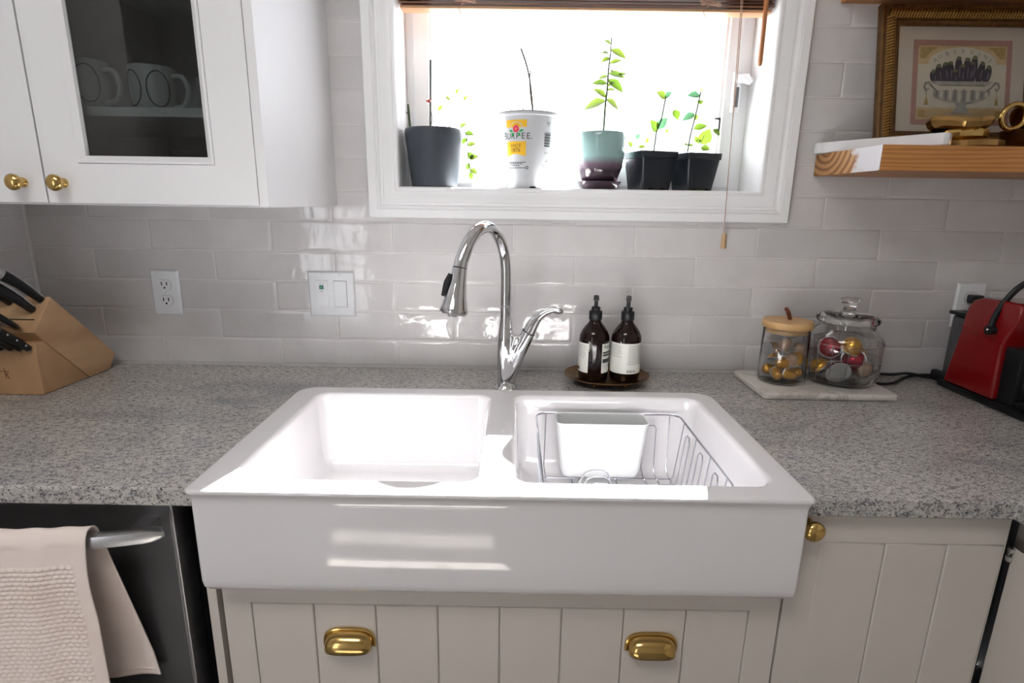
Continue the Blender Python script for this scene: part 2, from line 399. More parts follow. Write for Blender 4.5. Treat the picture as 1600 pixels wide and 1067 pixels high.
MB().box(-2.2, -.98, -1.25, -1.20, FZ, 1.62).build('wall_left', 'wall_paint', kind='structure', smooth=0)
MB().box(1.72, 1.76, -3.6, .2, FZ, 1.62).build('wall_right', 'wall_paint', kind='structure', smooth=0)
# front wall behind the photographer, with an unseen glazed door added to light the room
wf = MB(); DX0, DX1, DZ = -1.6, -1.0, 1.15
wf.box(-2.2, DX0, -3.66, -3.6, FZ, 1.62); wf.box(DX1, 1.76, -3.66, -3.6, FZ, 1.62); wf.box(DX0, DX1, -3.66, -3.6, DZ, 1.62)
wf.build('wall_front', 'wall_paint', kind='structure', smooth=0)
fr = MB()
for a, b in ((DX0, DX0 + .07), (DX1 - .07, DX1), ((DX0 + DX1) / 2 - .05, (DX0 + DX1) / 2 + .05)): fr.box(a, b, -3.64, -3.605, FZ, DZ)
fr.box(DX0, DX1, -3.64, -3.605, FZ, FZ + .1); fr.box(DX0, DX1, -3.64, -3.605, DZ - .07, DZ)
d1 = fr.build('fill_door_1', 'white_trim', kind='structure', bevel=.003)
MB().box(DX0 + .06, DX1 - .06, -3.626, -3.622, FZ + .09, DZ - .06).build('glass_pane', 'pane', d1)

# tiles
TW, TH, Z1 = .305, .0758, .071
OFF = [-.006, .1465, -.0076, .1469, -.0098, .1464]
GX = .0022
CACHE = {}
def tile_mesh(w, h, th=.006):
    k = (round(w, 4), round(h, 4))
    if k in CACHE: return CACHE[k]
    e = [(0, -th), (.0, -.0022), (.0009, -.0006), (.0028, -.0001), (.0075, 0)]
    rs = [[(a, y, a) for y in (0,)] for a, y in e]
    m = MB(); R = []
    for a, y in e:
        R.append([(-w / 2 + a, -y, -h / 2 + a), (w / 2 - a, -y, -h / 2 + a), (w / 2 - a, -y, h / 2 - a), (-w / 2 + a, -y, h / 2 - a)])
    m.rings(R, False, True)
    me = bpy.data.meshes.new('tile'); me.from_pydata(m.v, [], m.f); me.materials.append(M['tile'])
    bm = bmesh.new(); bm.from_mesh(me); bmesh.ops.recalc_face_normals(bm, faces=bm.faces)
    if bm.faces[:][-1].normal.y > 0: bmesh.ops.reverse_faces(bm, faces=bm.faces)
    bm.to_mesh(me); bm.free()
    me.polygons.foreach_set('use_smooth', [True] * len(me.polygons)); me.set_sharp_from_angle(angle=math.radians(50))
    CACHE[k] = me; return me
def put_tile(parent, x0, x1, z0, z1, wall='back', at=0.0):
    w, h = x1 - x0 - GX, z1 - z0 - GX
    if w < .006 or h < .006: return
    o = bpy.data.objects.new('tile', tile_mesh(w, h)); COL.objects.link(o); o.parent = parent
    t = .0032
    if wall == 'back':
        o.location = ((x0 + x1) / 2, 0, (z0 + z1) / 2); o.rotation_euler = (random.uniform(-t, t), 0, random.uniform(-t, t) * .5)
    else:
        o.location = (at, (x0 + x1) / 2, (z0 + z1) / 2); o.rotation_euler = (0, random.uniform(-t, t), pi / 2 + random.uniform(-t, t) * .5)
for r in range(0, 14):
    z0 = max(.0005, Z1 + (r - 1) * TH); z1 = Z1 + r * TH
    off = OFF[r] if r < 6 else (OFF[4] if r % 2 == 0 else OFF[5])
    for k in range(-5, 7):
        a, b = off + k * TW, off + (k + 1) * TW
        a = max(a, -.921); b = min(b, 1.719)
        if b - a < .01: continue
        if r >= 7 and b < -.16: continue              # hidden behind the wall cabinet
        if z1 > OZ0 - .005 and not (b < -.03 or a > .94):
            if a < -.03: put_tile(wall_back, a, -.03, z0, z1)
            if b > .94: put_tile(wall_back, .94, b, z0, z1)
        else: put_tile(wall_back, a, b, z0, z1)
for r in range(0, 7):
    z0 = max(.0005, Z1 + (r - 1) * TH); z1 = Z1 + r * TH
    for k in range(0, 3):
        b = -.006 - k * TW + (.0 if r % 2 else TW / 2); a = b - TW
        put_tile(wall_left, a, min(b, -.007), z0, z1, 'left', -.922)

# window: sash frame is the window itself; casing, jambs, sill, pane and fittings are its parts
YF = .118
fm = MB()
def frame4(m, ox0, ox1, oz0, oz1, ix0, ix1, iz0, iz1, y0, y1):
    def lp(x0, x1, z0, z1, y): return [(x0, y, z0), (x1, y, z0), (x1, y, z1), (x0, y, z1)]
    m.rings([lp(ox0, ox1, oz0, oz1, y0), lp(ix0, ix1, iz0, iz1, y0), lp(ix0, ix1, iz0, iz1, y1), lp(ox0, ox1, oz0, oz1, y1)], closed=True)
frame4(fm, OX0, OX1, OZ0, OZ1, .082, .818, .512, 1.165, YF + .004, .165)
frame4(fm, OX0 + .02, OX1 - .03, OZ0 + .012, OZ1 - .02, .075, .826, .526, 1.16, YF - .004, YF + .01)
window = fm.build('window_1', 'white_trim', kind='structure', bevel=.003)
MB().box(.08, .82, .140, .143, .51, 1.167).build('glass_pane', 'pane', window)
prof = [(.000, .000), (.000, .010), (.003, .0135), (.009, .0135), (.011, .011), (.020, .0125), (.031, .0185), (.036, .0195), (.038, .0165), (.043, .0165), (.047, .021), (.0505, .0225), (.0525, .0195), (.0545, .0215), (.0725, .0225), (.0745, .0205), (.0745, .000)]
cs = MB(); R = []
for d, p in prof:
    x0, x1, z0, z1 = OX0 - d, OX1 + d, OZ0 - d, OZ1 + d; y = -p
    R.append([(x0, y, z0), (x1, y, z0), (x1, y, z1), (x0, y, z1)])
cs.rings(R, False, False); cs.build('window_casing', 'white_trim', window, smooth=25)
jb = MB(); jb.box(OX0 - .012, OX0 + .0004, -.0005, .18, OZ0, OZ1); jb.box(OX1 - .0004, OX1 + .012, -.0005, .18, OZ0, OZ1); jb.box(OX0, OX1, -.0005, .18, OZ1, OZ1 + .012)
jb.build('window_jamb', 'white_trim', window, smooth=0)
MB().box(OX0, OX1, -.0005, .18, OZ0 - .012, OZ0).build('window_sill', 'white_trim', window, smooth=0)
lk = MB(); lk.box(.842, .862, .098, .1135, .655, .752)
lock = lk.build('window_lock', 'plastic_white', window, bevel=.003)
MB().box(.8485, .8565, .0965, .099, .668, .715).build('lock_slot', 'steel_dark', lock)
l2 = MB(); l2.tube([(.848, .098, .735), (.868, .085, .733), (.880, .083, .722)], [.010, .012, .006], 10); l2.tube([(.868, .088, .735), (.889, .088, .732)], .0035, 8)
l2.build('lock_lever', 'plastic_white', lock)
lt = MB(); lt.box(.806, .821, .108, .1135, .640, .644); lt.box(.8175, .821, .108, .1135, .602, .644); lt.build('window_latch', 'black', window)

# ------------------------------------------------------------------ worktop, sink, faucet
SX0, SX1, SY0, SY1 = -.1786, .7435, -.6939, -.2155
ct = MB()
YC = -.662; TH_C = .031
outl = [(-.921, YC), (SX0 + .0058, YC), (SX0 + .0058, SY1 - .004), (SX1 - .0058, SY1 - .004), (SX1 - .0058, YC), (1.0605, YC), (1.0605, -2.05), (1.719, -2.05), (1.719, -.0075), (-.921, -.0075)]
ct.prism(outl, 'z', -TH_C, -.0002)
tag(ct.build('worktop', 'granite', bevel=.004, seg=3), 'speckled grey granite worktop wrapped around the white sink', 'worktop')

sk = bmesh.new()
def ring(pts, z): return [sk.verts.new((x, y, z)) for x, y in pts]
def bridge(a, b):
    n = len(a)
    for i in range(n): sk.faces.new((a[i], a[(i + 1) % n], b[(i + 1) % n], b[i]))
def inset(d, r, box): return rrect(box[0] + d, box[1] - d, box[2] + d, box[3] - d, tuple(max(.003, q - d) for q in r) if isinstance(r, tuple) else max(.003, r - d))
ob = (SX0, SX1, SY0, SY1); rr = (.013, .042)
ZT = .0137
outer = [(.010, ZT), (.0042, ZT), (.0028, ZT - .0002), (.0012, ZT - .0010), (.0002, ZT - .0026), (0, ZT - .0042), (.0008, ZT - .0062), (.0030, ZT - .0095), (.0054, ZT - .0140), (.0066, ZT - .0195), (.0068, ZT - .027), (.0068, ZT - .0285)]
first = None; prev = None
for d, z in outer:
    rg = ring(inset(d, rr, ob), z)
    if first is None: first = rg
    else: bridge(prev, rg)
    prev = rg
for d, z in [(.0068, -.10), (.0070, -.142), (.0088, -.152), (.014, -.1595), (.022, -.163)]:
    rg = ring(inset(d, rr, ob), z); bridge(prev, rg); prev = rg
sk.faces.new(prev[::-1])
loops = [first]
for bx in ((-.1335, .2565, -.6555, -.2515), (.2975, .7065, -.6555, -.2515)):
    prv = None
    for d, z in [(0, ZT), (.0015, ZT - .0001), (.004, ZT - .001), (.0065, ZT - .003), (.0085, ZT - .0065), (.0095, ZT - .012), (.011, -.03), (.015, -.115), (.0175, -.131), (.023, -.144), (.032, -.152), (.045, -.1555)]:
        rg = ring(inset(d, .036, bx), z)
        if prv is None: loops.append(rg)
        else: bridge(prv, rg)
        prv = rg
    sk.faces.new(prv)
edges = []
for lp in loops:
    for i in range(len(lp)): edges.append(sk.edges.get((lp[i], lp[(i + 1) % len(lp)])))
bmesh.ops.triangle_fill(sk, edges=edges, use_beauty=True)
bmesh.ops.recalc_face_normals(sk, faces=sk.faces)
me = bpy.data.meshes.new('sink'); sk.to_mesh(me); sk.free(); me.materials.append(M['porcelain'])
me.polygons.foreach_set('use_smooth', [True] * len(me.polygons)); me.set_sharp_from_angle(angle=math.radians(50))
sink = thing('farmhouse_sink', 'white double bowl farmhouse sink with a deep glossy apron front', 'sink', (.2825, -.455, 0))
so_ = bpy.data.objects.new('basin', me); COL.objects.link(so_); so_.parent = sink; so_.location = (-.2825, .455, 0)
for cx in (.0615, .502):
    dr = MB(); dr.lathe([(.044, -.1553), (.044, -.1535), (.038, -.1525), (.034, -.1538), (.002, -.1545)], (cx, -.46, 0), 28); dr.build('drain', 'steel', sink)

fa = thing('faucet', 'tall chrome pull-down kitchen faucet arching over the sink', 'faucet', (.2805, -.16, 0))
b1 = MB()
b1.tube(spline([(.2807, -.16, .012), (.2812, -.16, .04), (.2814, -.16, .08), (.2806, -.16, .12), (.2803, -.16, .165)], 6), lerpr([.0190, .0190, .0212, .0192, .0140], 6), 24)
b1.tube(spline([(.2803, -.16, .15), (.2797, -.16, .20)], 6), lerpr([.0138, .0122], 6), 24)
b1.tube(spline([(.2870, -.160, .015), (.2965, -.162, .05), (.3130, -.165, .095), (.3340, -.165, .1365)], 6), lerpr([.0180, .0190, .0190, .0158], 6), 24)
b1.ball((.3010, -.163, .110), .0165)
b1.tube(spline([(.2845, -.161, .02), (.2925, -.162, .07), (.3060, -.163, .128)], 6), lerpr([.0180, .0195, .0170], 6), 20)
remeshed(b1.build('body', 'chrome', fa), .0022, 6)
base = MB(); base.lathe([(.027, .0002), (.0275, .002), (.0225, .008), (.0195, .016), (.0185, .022)], (.2825, -.16, 0), 32); base.build('base', 'chrome', fa)
sp = spline([(.2797, -.16, .198), (.279, -.16, .2804), (.2729, -.165, .3236), (.2604, -.185, .3553), (.2436, -.215, .3735), (.2241, -.25, .3700), (.2063, -.275, .3467), (.1932, -.29, .3131), (.1895, -.2955, .296)], 8)
sb = MB(); sb.tube(sp, lerpr([.0122, .0122, .0124, .0128, .0132, .0134, .0138, .0142, .0144], 8), 20); sb.build('spout', 'chrome', fa)
hd = MB(); hp = spline([(.1893, -.2958, .2952), (.1855, -.3015, .268), (.1812, -.3085, .237), (.1782, -.3135, .213), (.1774, -.315, .2065)], 5)
hd.tube(hp, lerpr([.0150, .0172, .0225, .0290, .0285], 5), 24); spray = hd.build('spray_head', 'chrome', fa)
nz = MB(); dn = (Vector(hp[-1]) - Vector(hp[-3])).normalized(); e0 = Vector(hp[-1])
nz.tube([e0, e0 + dn * .0025], .024, 20)
for k in range(7):
    a = 2 * pi * k / 6; q = e0 + (Vector((math.cos(a), math.sin(a), 0)) * .009 if k < 6 else Vector((0, 0, 0))); nz.tube([q, q + dn * .006], .0022, 6)
nz.build('spray_nozzles', 'steel', spray)
bt = MB(); bt.tube(spline([(.1705, -.3060, .286), (.1640, -.3090, .268), (.1560, -.3140, .242)], 5), lerpr([.0035, .0065, .0035], 5), 10); bt.build('spray_button', 'black', spray)
rg_ = MB(); rg_.tube([(.18955, -.29545, .2963), (.18905, -.29615, .2935)], .0149, 20); rg_.build('joint_ring', 'black', spray)
lv = MB(); lv.tube(spline([(.3342, -.165, .137), (.3440, -.165, .157), (.3560, -.166, .1725), (.3709, -.167, .1840), (.3897, -.168, .1900), (.4020, -.169, .1885), (.4105, -.169, .1845)], 6), lerpr([.0155, .0132, .0102, .0080, .0070, .0090, .0032], 6), 18, flat=1.1)
lv.build('handle_lever', 'chrome', fa)
r2 = MB(); r2.tube([(.3330, -.165, .1345), (.3345, -.165, .1375)], .0160, 20); r2.build('joint_ring', 'black', fa)

# ------------------------------------------------------------------ base cabinets and dishwasher
ZB = FZ + .10
def beadboard(parent, xs, z0, z1, y, m='cab_grey', depth=.004):
    for a, b in zip(xs[:-1], xs[1:]):
        MB().box(a + .0008, b - .0008, y - depth, y + .004, z0, z1).build('plank', m, parent, bevel=.0018, seg=1)
def cup_pull(parent, cx, y, zt):
    w, H, D = .0385, .0285, .026; zb = zt - H - .0025
    def S_(th): return max(0, math.sin(th)) ** .55
    def C_(th): return math.copysign(abs(math.cos(th)) ** .62, math.cos(th))
    nt, na = 12, 36; vs = []; fs = []
    for j in range(nt + 1):
        t = pi / 2 * j / nt
        for i in range(na + 1):
            th = pi * i / na; vs.append((cx - w * C_(th), y - .0012 - D * S_(th) ** .7 * math.sin(t) ** .8, zb + H * S_(th) * math.cos(t) ** .75))
    for j in range(nt):
        for i in range(na): q = j * (na + 1) + i; fs.append((q, q + 1, q + na + 2, q + na + 1))
    m = MB(); m.add(vs, fs); o = m.build('cup_pull', 'brass', parent, smooth=70)
    sd = o.modifiers.new('thick', 'SOLIDIFY'); sd.thickness = .0016; sd.offset = -1
    f = MB(); f.tube([(cx - (w + .0022) * C_(pi * i / 40), y - .0022, zb - .0015 + (H + .0030) * S_(pi * i / 40)) for i in range(41)], .0030, 8); f.build('cup_pull_flange', 'brass', o)
    return o
def knob(parent, c, d=(0, -1, 0), s=1.0):
    d = Vector(d); m = MB(); c = Vector(c)
    prof = [(0, .0085), (.002, .0085), (.004, .006), (.011, .0052), (.014, .0095), (.0185, .0138), (.0235, .0142), (.0275, .0105), (.0293, .005), (.0298, .0005)]
    m.tube([c + d * a * s for a, r in prof], [r * s for a, r in prof], 20)
    return m.build('knob', 'brass', parent, smooth=60)

sc = thing('sink_cabinet', 'greige beadboard sink cabinet drawer front below the white sink', 'cabinet', (.285, -.33, FZ))
cb = MB(); cb.box(-.171, -.155, -.61, -.02, FZ + .1, -.035); cb.box(.725, .741, -.61, -.02, FZ + .1, -.035); cb.box(-.155, .725, -.61, -.02, FZ + .1, FZ + .115); cb.box(-.155, .725, -.56, -.02, FZ, FZ + .1); cb.box(-.155, .725, -.03, -.02, FZ + .115, -.20)
cb.build('carcass', 'cab_grey', sc)
dfm = MB(); YD = -.640
gx = [-.1236 + .1018 * k for k in range(9)]
frame4(dfm, -.1690, .7400, ZB + .33, -.166, gx[0], gx[-1], ZB + .39, -.2165, YD, YD + .019); dfm.box(gx[0], gx[-1], YD + .005, YD + .019, ZB + .39, -.2165)
df = dfm.build('drawer_front', 'cab_grey', sc, bevel=.001, seg=1)
beadboard(df, gx, ZB + .392, -.2180, YD + .0042)
cup_pull(df, .0350, YD, -.2605); cup_pull(df, .5345, YD, -.2600)
df2 = MB(); df2.box(-.1690, .7400, YD, YD + .019, ZB + .005, ZB + .326); df2.build('lower_drawer_front', 'cab_grey', sc, bevel=.0015)
sp_ = MB(); sp_.box(-.1935, -.1780, -.640, -.02, FZ, -.033); sp_.build('side_panel', 'cab_grey', sc, bevel=.001)

rc = thing('corner_cabinet', 'greige beadboard cabinet door with brass knob right of the sink', 'cabinet', (.91, -.33, FZ))
cb = MB(); cb.box(.7450, .7610, -.61, -.02, FZ + .1, -.035); cb.box(.761, 1.0800, -.61, -.02, FZ + .1, FZ + .115); cb.box(.761, 1.075, -.56, -.02, FZ, FZ + .1); cb.box(.761, 1.08, -.03, -.02, FZ + .115, -.035)
cb.build('carcass', 'cab_grey', rc)
dm = MB(); dx = [.7893, .8917, .9893, 1.0790]
frame4(dm, .7435, 1.0795, ZB, -.0362, dx[0], dx[-1], ZB + .05, -.0875, YD, YD + .019); dm.box(dx[0], dx[-1], YD + .005, YD + .019, ZB + .05, -.0875)
dr_ = dm.build('door', 'cab_grey', rc, bevel=.001, seg=1)
beadboard(dr_, dx, ZB + .052, -.0888, YD + .0042)
knob(dr_, (.7610, YD, -.0540), s=1.15)
rl = thing('side_cabinet', 'greige cabinet run under the worktop on the far right edge', 'cabinet', (1.4, -1.3, FZ))
cb = MB(); cb.box(1.112, 1.70, -2.0, -.66, FZ + .1, -.035); cb.box(1.16, 1.70, -2.0, -.66, FZ, FZ + .1); cb.build('carcass', 'cab_grey', rl)
dm = MB(); XR = 1.0890
dm.box(XR, XR + .019, -1.10, -.6435, -.0870, -.0362); dm.box(XR, XR + .019, -1.10, -1.05, ZB, -.087); dm.box(XR, XR + .019, -.712, -.6435, ZB, -.087); dm.box(XR + .005, XR + .019, -1.05, -.712, ZB, -.087)
d_ = dm.build('door', 'cab_grey', rl, bevel=.001, seg=1)
for k in range(4):
    y0 = -.712 - k * .0845; MB().box(XR + .0005, XR + .007, y0 - .0837, y0 - .0008, ZB + .002, -.0885).build('plank', 'cab_grey', d_, bevel=.0018, seg=1)
hg = MB(); hg.box(1.0825, 1.0895, -.648, -.640, -.098, -.090); hg.box(1.0815, 1.0875, -.648, -.640, -.113, -.104); hg.box(1.0835, 1.0855, -.645, -.640, -.113, -.09); hg.build('hinge', 'steel', rl, bevel=.001)
MB().box(1.0815, 1.089, -.632, -.60, FZ + .1, -.036).build('filler_gap', 'black_matte', rl)

dw = thing('dishwasher', 'dark stainless dishwasher left of the sink with a curved bar handle', 'dishwasher', (-.53, -.33, FZ))
m = MB(); m.box(-.832, -.2015, -.60, -.03, FZ, -.035); m.build('tub', 'black_matte', dw)
m = MB(); m.box(-.830, -.2325, -.643, -.60, FZ + .11, -.0385); dp = m.build('door_panel', 'steel_dark', dw, bevel=.003)
m = MB(); m.box(-.2322, -.2275, -.6445, -.602, FZ + .11, -.0400); m.build('edge_trim', 'steel', dw, bevel=.001)
m = MB()
hpts = spline([(-.2265, -.6745, -.0660), (-.2300, -.6765, -.0660), (-.2500, -.6840, -.0660), (-.32, -.700, -.0660), (-.42, -.711, -.0660), (-.53, -.714, -.0660), (-.64, -.711, -.066), (-.74, -.700, -.066), (-.81, -.684, -.066), (-.830, -.6765, -.066), (-.8335, -.6745, -.066)], 6)
R = []
for i, p in enumerate(hpts):
    t = (hpts[min(i + 1, len(hpts) - 1)] - hpts[max(i - 1, 0)]).normalized(); n_ = Vector((t.y, -t.x, 0)).normalized()
    e = min(i, len(hpts) - 1 - i) / 6; k = .84 * min(1, .35 + .65 * e / 2)
    row = []
    for u, w in ((-.008, -.011), (0, -.0125), (.008, -.011), (.0095, 0), (.008, .011), (0, .0125), (-.008, .011), (-.0095, 0)): row.append(p + n_ * u + Vector((0, 0, w * k)))
    R.append(row)
m.rings(R)
for hx in (-.262, -.798): m.box(hx - .012, hx + .012, -.690, -.6425, -.073, -.059)
m.build('handle', 'steel', dp, smooth=35)

# towel over the handle
def towel():
    def hand(x):   # handle centre line y at x
        for a, b in zip(hpts[:-1], hpts[1:]):
            if b.x <= x <= a.x: return a.y + (b.y - a.y) * (x - a.x) / (b.x - a.x)
        return -.70
    X0, X1, st = -.64, -.3135, .00196
    nx = int((X1 - X0) / st); vs = []; fs = []
    path = []
    L1 = .50; n1 = int(L1 / .001825)
    for k in range(n1 + 1): path.append(('f', k / n1))
    for k in range(1, 13): path.append(('o', k / 13))
    nb = 60
    for k in range(nb + 1): path.append(('b', k / nb))
    for (seg, t) in path:
        for i in range(nx + 1):
            u = i / nx; x = X0 + (X1 - X0) * u; yc = hand(x); zc = -.0660
            rad = .0165
            if seg == 'f':
                z = zc - L1 * (1 - t); dz = -z + zc
                wav = .004 * math.sin(x * 42 + .6) * min(1, dz / .15) + .0025 * math.sin(x * 95 + dz * 9)
                y = yc - rad + .003 - wav * .6 - .006 * min(1, dz / .3)
                wf = 0
                if dz > .030 and u < .945:
                    row = int(dz / .0073); fr = (dz / .0073) % 1; fx = ((x / .0098) + (.5 if row % 2 else 0)) % 1
                    wf = .0040 * max(0, math.sin(pi * fr)) ** .5 * max(0, math.sin(pi * fx)) ** .35 - .0014
                y -= wf
                xx = x - .004 * u * math.sin(pi * min(1, dz / .12)) * (1 if u > .9 else u)
                vs.append((xx, y, z))
            elif seg == 'o':
                a = pi * (1 - t); vs.append((x, yc - .001 + math.cos(a) * (rad - .003), zc + math.sin(a) * .0215 + .0008 * math.sin(x * 140)))
            else:
                z = zc - .275 * t - .012 * t * (1 - u); d = zc - z
                y = yc + rad - .003 + (-.6435 - .009 - (yc + rad - .003)) * min(1, t * 1.2) * .75 + .003 * math.sin(x * 70) * t
                y = min(y, -.6500)
                xx = x + .026 * u * t + .012 * t * u * u
                vs.append((xx, y, z))
    w = nx + 1
    for k in range(len(path) - 1):
        for i in range(nx): fs.append((k * w + i, k * w + i + 1, (k + 1) * w + i + 1, (k + 1) * w + i))
    m = MB(); m.add(vs, fs)
    t = thing('tea_towel', 'pale pink waffle weave towel hung over the dishwasher handle', 'towel', (-.48, -.70, -.06))
    o = m.build('cloth', 'towel', t, smooth=180, merge=False)
    sd = o.modifiers.new('thick', 'SOLIDIFY'); sd.thickness = .0022; sd.offset = 1
    # stitched hem along the back flap's lower edge
    h = MB(); rowk = len(path) - 4
    h.tube([Vector(vs[rowk * w + i]) + Vector((0, -.0015, 0)) for i in range(0, w, 3)], .0012, 5); h.build('hem_stitching', 'towel', t)
towel()

# ------------------------------------------------------------------ wall cabinet
uc = thing('wall_cabinet', 'white wall cabinet with one solid door and one glazed door', 'cabinet', (-.54, -.2, .412))
CZ0, CZ1, CX0, CX1, YCF = .4125, 1.12, -.918, -.1425, -.395
cb = MB(); cb.box(CX0, CX0 + .016, -.374, -.0005, CZ0, CZ1); cb.box(-.176, -.1595, -.374, -.0005, CZ0, CZ1); cb.box(CX0 + .016, -.176, -.374, -.0005, CZ0, CZ0 + .017); cb.box(CX0 + .016, -.176, -.374, -.0005, CZ1 - .017, CZ1); cb.box(CX0 + .016, -.176, -.012, -.0005, CZ0 + .017, CZ1 - .017)
cb.build('carcass', ['cab_inside'], uc, smooth=0)
MB().box(-.1590, CX1, YCF, -.0005, CZ0 - .001, CZ1).build('cover_panel', 'cab_white', uc, bevel=.0012)
MB().box(CX0, -.1592, -.374, -.0005, CZ0 - .003, CZ0 - .0002).build('bottom_panel', 'cab_white', uc)
MB().box(CX0 + .017, -.177, -.352, -.0125, .566, .582).build('shelf', 'white_mug', uc, bevel=.001)
MB().box(CX0 + .017, -.177, -.352, -.0125, .86, .876).build('shelf', 'white_mug', uc, bevel=.001)
def paneldoor(x0, x1, glazed):
    m = MB(); z0, z1 = CZ0 + .0005, CZ1
    ix0, ix1, iz0, iz1 = x0 + .064, x1 - .072, z0 + .069, z1 - .07
    frame4(m, x0, x1, z0, z1, ix0, ix1, iz0, iz1, YCF, YCF + .0195)
    if not glazed: m.box(ix0, ix1, YCF + .008, YCF + .019, iz0, iz1)
    d = m.build('glazed_door' if glazed else 'solid_door', 'cab_white', uc, bevel=.0012)
    mo = MB(); R = []
    for e, p in [(0, .0), (.001, -.0025), (.004, -.003), (.007, -.0005), (.0125, .0035), (.0135, .012)]:
        R.append([(ix0 + e, YCF + p, iz0 + e), (ix1 - e, YCF + p, iz0 + e), (ix1 - e, YCF + p, iz1 - e), (ix0 + e, YCF + p, iz1 - e)])
    mo.rings(R, False, False); mo.build('moulding', 'cab_white', d, smooth=20)
    if glazed: MB().box(ix0 + .002, ix1 - .002, YCF + .0105, YCF + .0145, iz0 + .002, iz1 - .002).build('glass_pane', 'cab_pane', d)
    return d
dL = paneldoor(CX0 + .002, -.5395, False); dRr = paneldoor(-.5365, -.1600, True)
knob(dL, (-.5765, YCF, .4475)); knob(dRr, (-.5045, YCF, .4475))
# crockery behind the glass
def mug(x, y, z, lab, ring=True, hx=1):
    t = thing('mug', lab, 'mug', (x, y, z), 'white mugs in the wall cabinet')
    m = MB(); m.lathe([(.034, 0), (.040, .003), (.042, .02), (.042, .086), (.0405, .088), (.039, .086), (.038, .006), (.002, .005)], (x, y, z), 28); m.build('cup', 'white_mug', t)
    h = MB(); h.tube(spline([(x + hx * .039, y - .004, z + .072), (x + hx * .062, y - .006, z + .070), (x + hx * .070, y - .006, z + .045), (x + hx * .060, y - .006, z + .020), (x + hx * .038, y - .004, z + .014)], 6), .0048, 8); h.build('handle', 'white_mug', t)
    if ring:
        for c0 in (-.02, .03):
            pts = []
            for k in range(28):
                a = 2 * pi * k / 28; u = c0 + .020 * math.cos(a); w = .045 + .032 * math.sin(a); th = -pi / 2 + u / .0424
                pts.append((x + .0424 * math.cos(th), y + .0424 * math.sin(th), z + w))
            g = MB(); g.tube(pts, .0011, 5, closed=True); g.build('printed_ring', 'print_black', t)
mug(-.515, -.29, .5822, 'white mug with black rings nearest the glass door edge')
mug(-.415, -.24, .5822, 'white mug with black rings behind and right of another mug')
def tumbler(x, y, z, h, r, lab):
    t = MB(); t.lathe([(r * .82, .0), (r * .84, .004), (r, h), (r - .0015, h), (r * .80, .008), (.001, .008)], (x, y, z), 24, cap0=True); o = t.build('drinking_glass', 'glass'); tag(o, lab, 'glass', 'drinking glasses in the wall cabinet')
tumbler(-.235, -.27, .5822, .12, .034, 'clear drinking glass on the cabinet shelf beside the right door frame')
tumbler(-.345, -.27, .4298, .085, .036, 'short clear glass standing below the shelf in the middle of the cabinet')
tumbler(-.262, -.27, .4298, .11, .034, 'taller clear glass below the shelf by the right door frame')
bx = MB(); bx.box(-.345, -.275, -.22, -.10, .5824, .66); tag(bx.build('storage_box', 'print_grey', bevel=.004), 'grey storage box on the cabinet shelf behind the glass', 'box')
bx = MB(); bx.box(-.52, -.40, -.26, -.08, .4298, .50); tag(bx.build('storage_box', 'charcoal', bevel=.004), 'dark box below the shelf at the left of the glazed door', 'box')

# ------------------------------------------------------------------ switch plates and sockets
def plate(x0, x1, z0, z1, name, label, cat):
    t = thing(name, label, cat, ((x0 + x1) / 2, -.0008, (z0 + z1) / 2))
    m = MB(); R = []
    for a, y in ((0, -.0008), (0, -.003), (.0035, -.0068), (.006, -.0072)): R.append([(x0 + a, y, z0 + a), (x1 - a, y, z0 + a), (x1 - a, y, z1 - a), (x0 + a, y, z1 - a)])
    m.rings(R); m.build('wall_plate', 'plastic_white', t, smooth=30); return t
def receptacle(t, cx, cz):
    m = MB(); pts = []
    for k in range(32):
        a = 2 * pi * k / 32; pts.append((cx + .0172 * math.cos(a), cz + max(-.0128, min(.0128, .0172 * math.sin(a)))))
    m.prism(pts, 'y', -.0088, -.0070); o = m.build('receptacle', 'plastic_white', t, smooth=30)
    s = MB(); s.tube([(p[0], -.0074, p[1]) for p in pts], .0006, 5, closed=True); s.build('receptacle_outline', 'print_grey', o)
    for dx, w in ((-.0065, .0013), (.0065, .0013)):
        MB().box(cx + dx - w, cx + dx + w, -.0092, -.0086, cz - .0015, cz + .0075).build('socket_slot', 'black', o)
    g = MB(); g.lathe([(.0026, 0), (.0026, .001)], (0, 0, 0), 12)
    g.v = [(cx + a, -.0091 + c * .5, cz - .0075 + b) for a, b, c in g.v]; g.build('socket_slot', 'black', o)
t = plate(-.6290, -.5575, .1312, .2464, 'wall_socket', 'white duplex wall socket on the tiles beside the knife block', 'socket')
receptacle(t, -.5935, .2095); receptacle(t, -.5935, .1690); MB().box(-.5955, -.5915, -.0078, -.0070, .1885, .1895).build('screw', 'print_grey', t)
t = plate(1.4248, 1.4974, .1295, .2450, 'wall_socket', 'white wall socket with a black plug beside the red coffee machine', 'socket'); receptacle(t, 1.461, .208); receptacle(t, 1.461, .167)
t = plate(-.2265, -.1095, .1340, .2492, 'switch_plate', 'white double switch plate on the tiles left of the faucet', 'switch')
for i, cx in enumerate((-.1915, -.1445)):
    o = MB().box(cx - .0165, cx + .0165, -.0085, -.0068, .1585, .2265).build('switch_opening', 'print_grey' if i else 'plastic_white', t)
    if i: o['label'] = 'grey shadow gap of the right rocker'
    MB().box(cx - .0157, cx + .0157, -.0105, -.0078, .1593, .2257).build('rocker', 'plastic_white', t, bevel=.001)
    for z in (.1415, .2420):
        g = MB(); g.lathe([(.0022, 0), (.0022, .0008)], (0, 0, 0), 10); g.v = [(cx + a, -.0079 + c, z + b) for a, b, c in g.v]; g.build('screw', 'silver_foil', t)
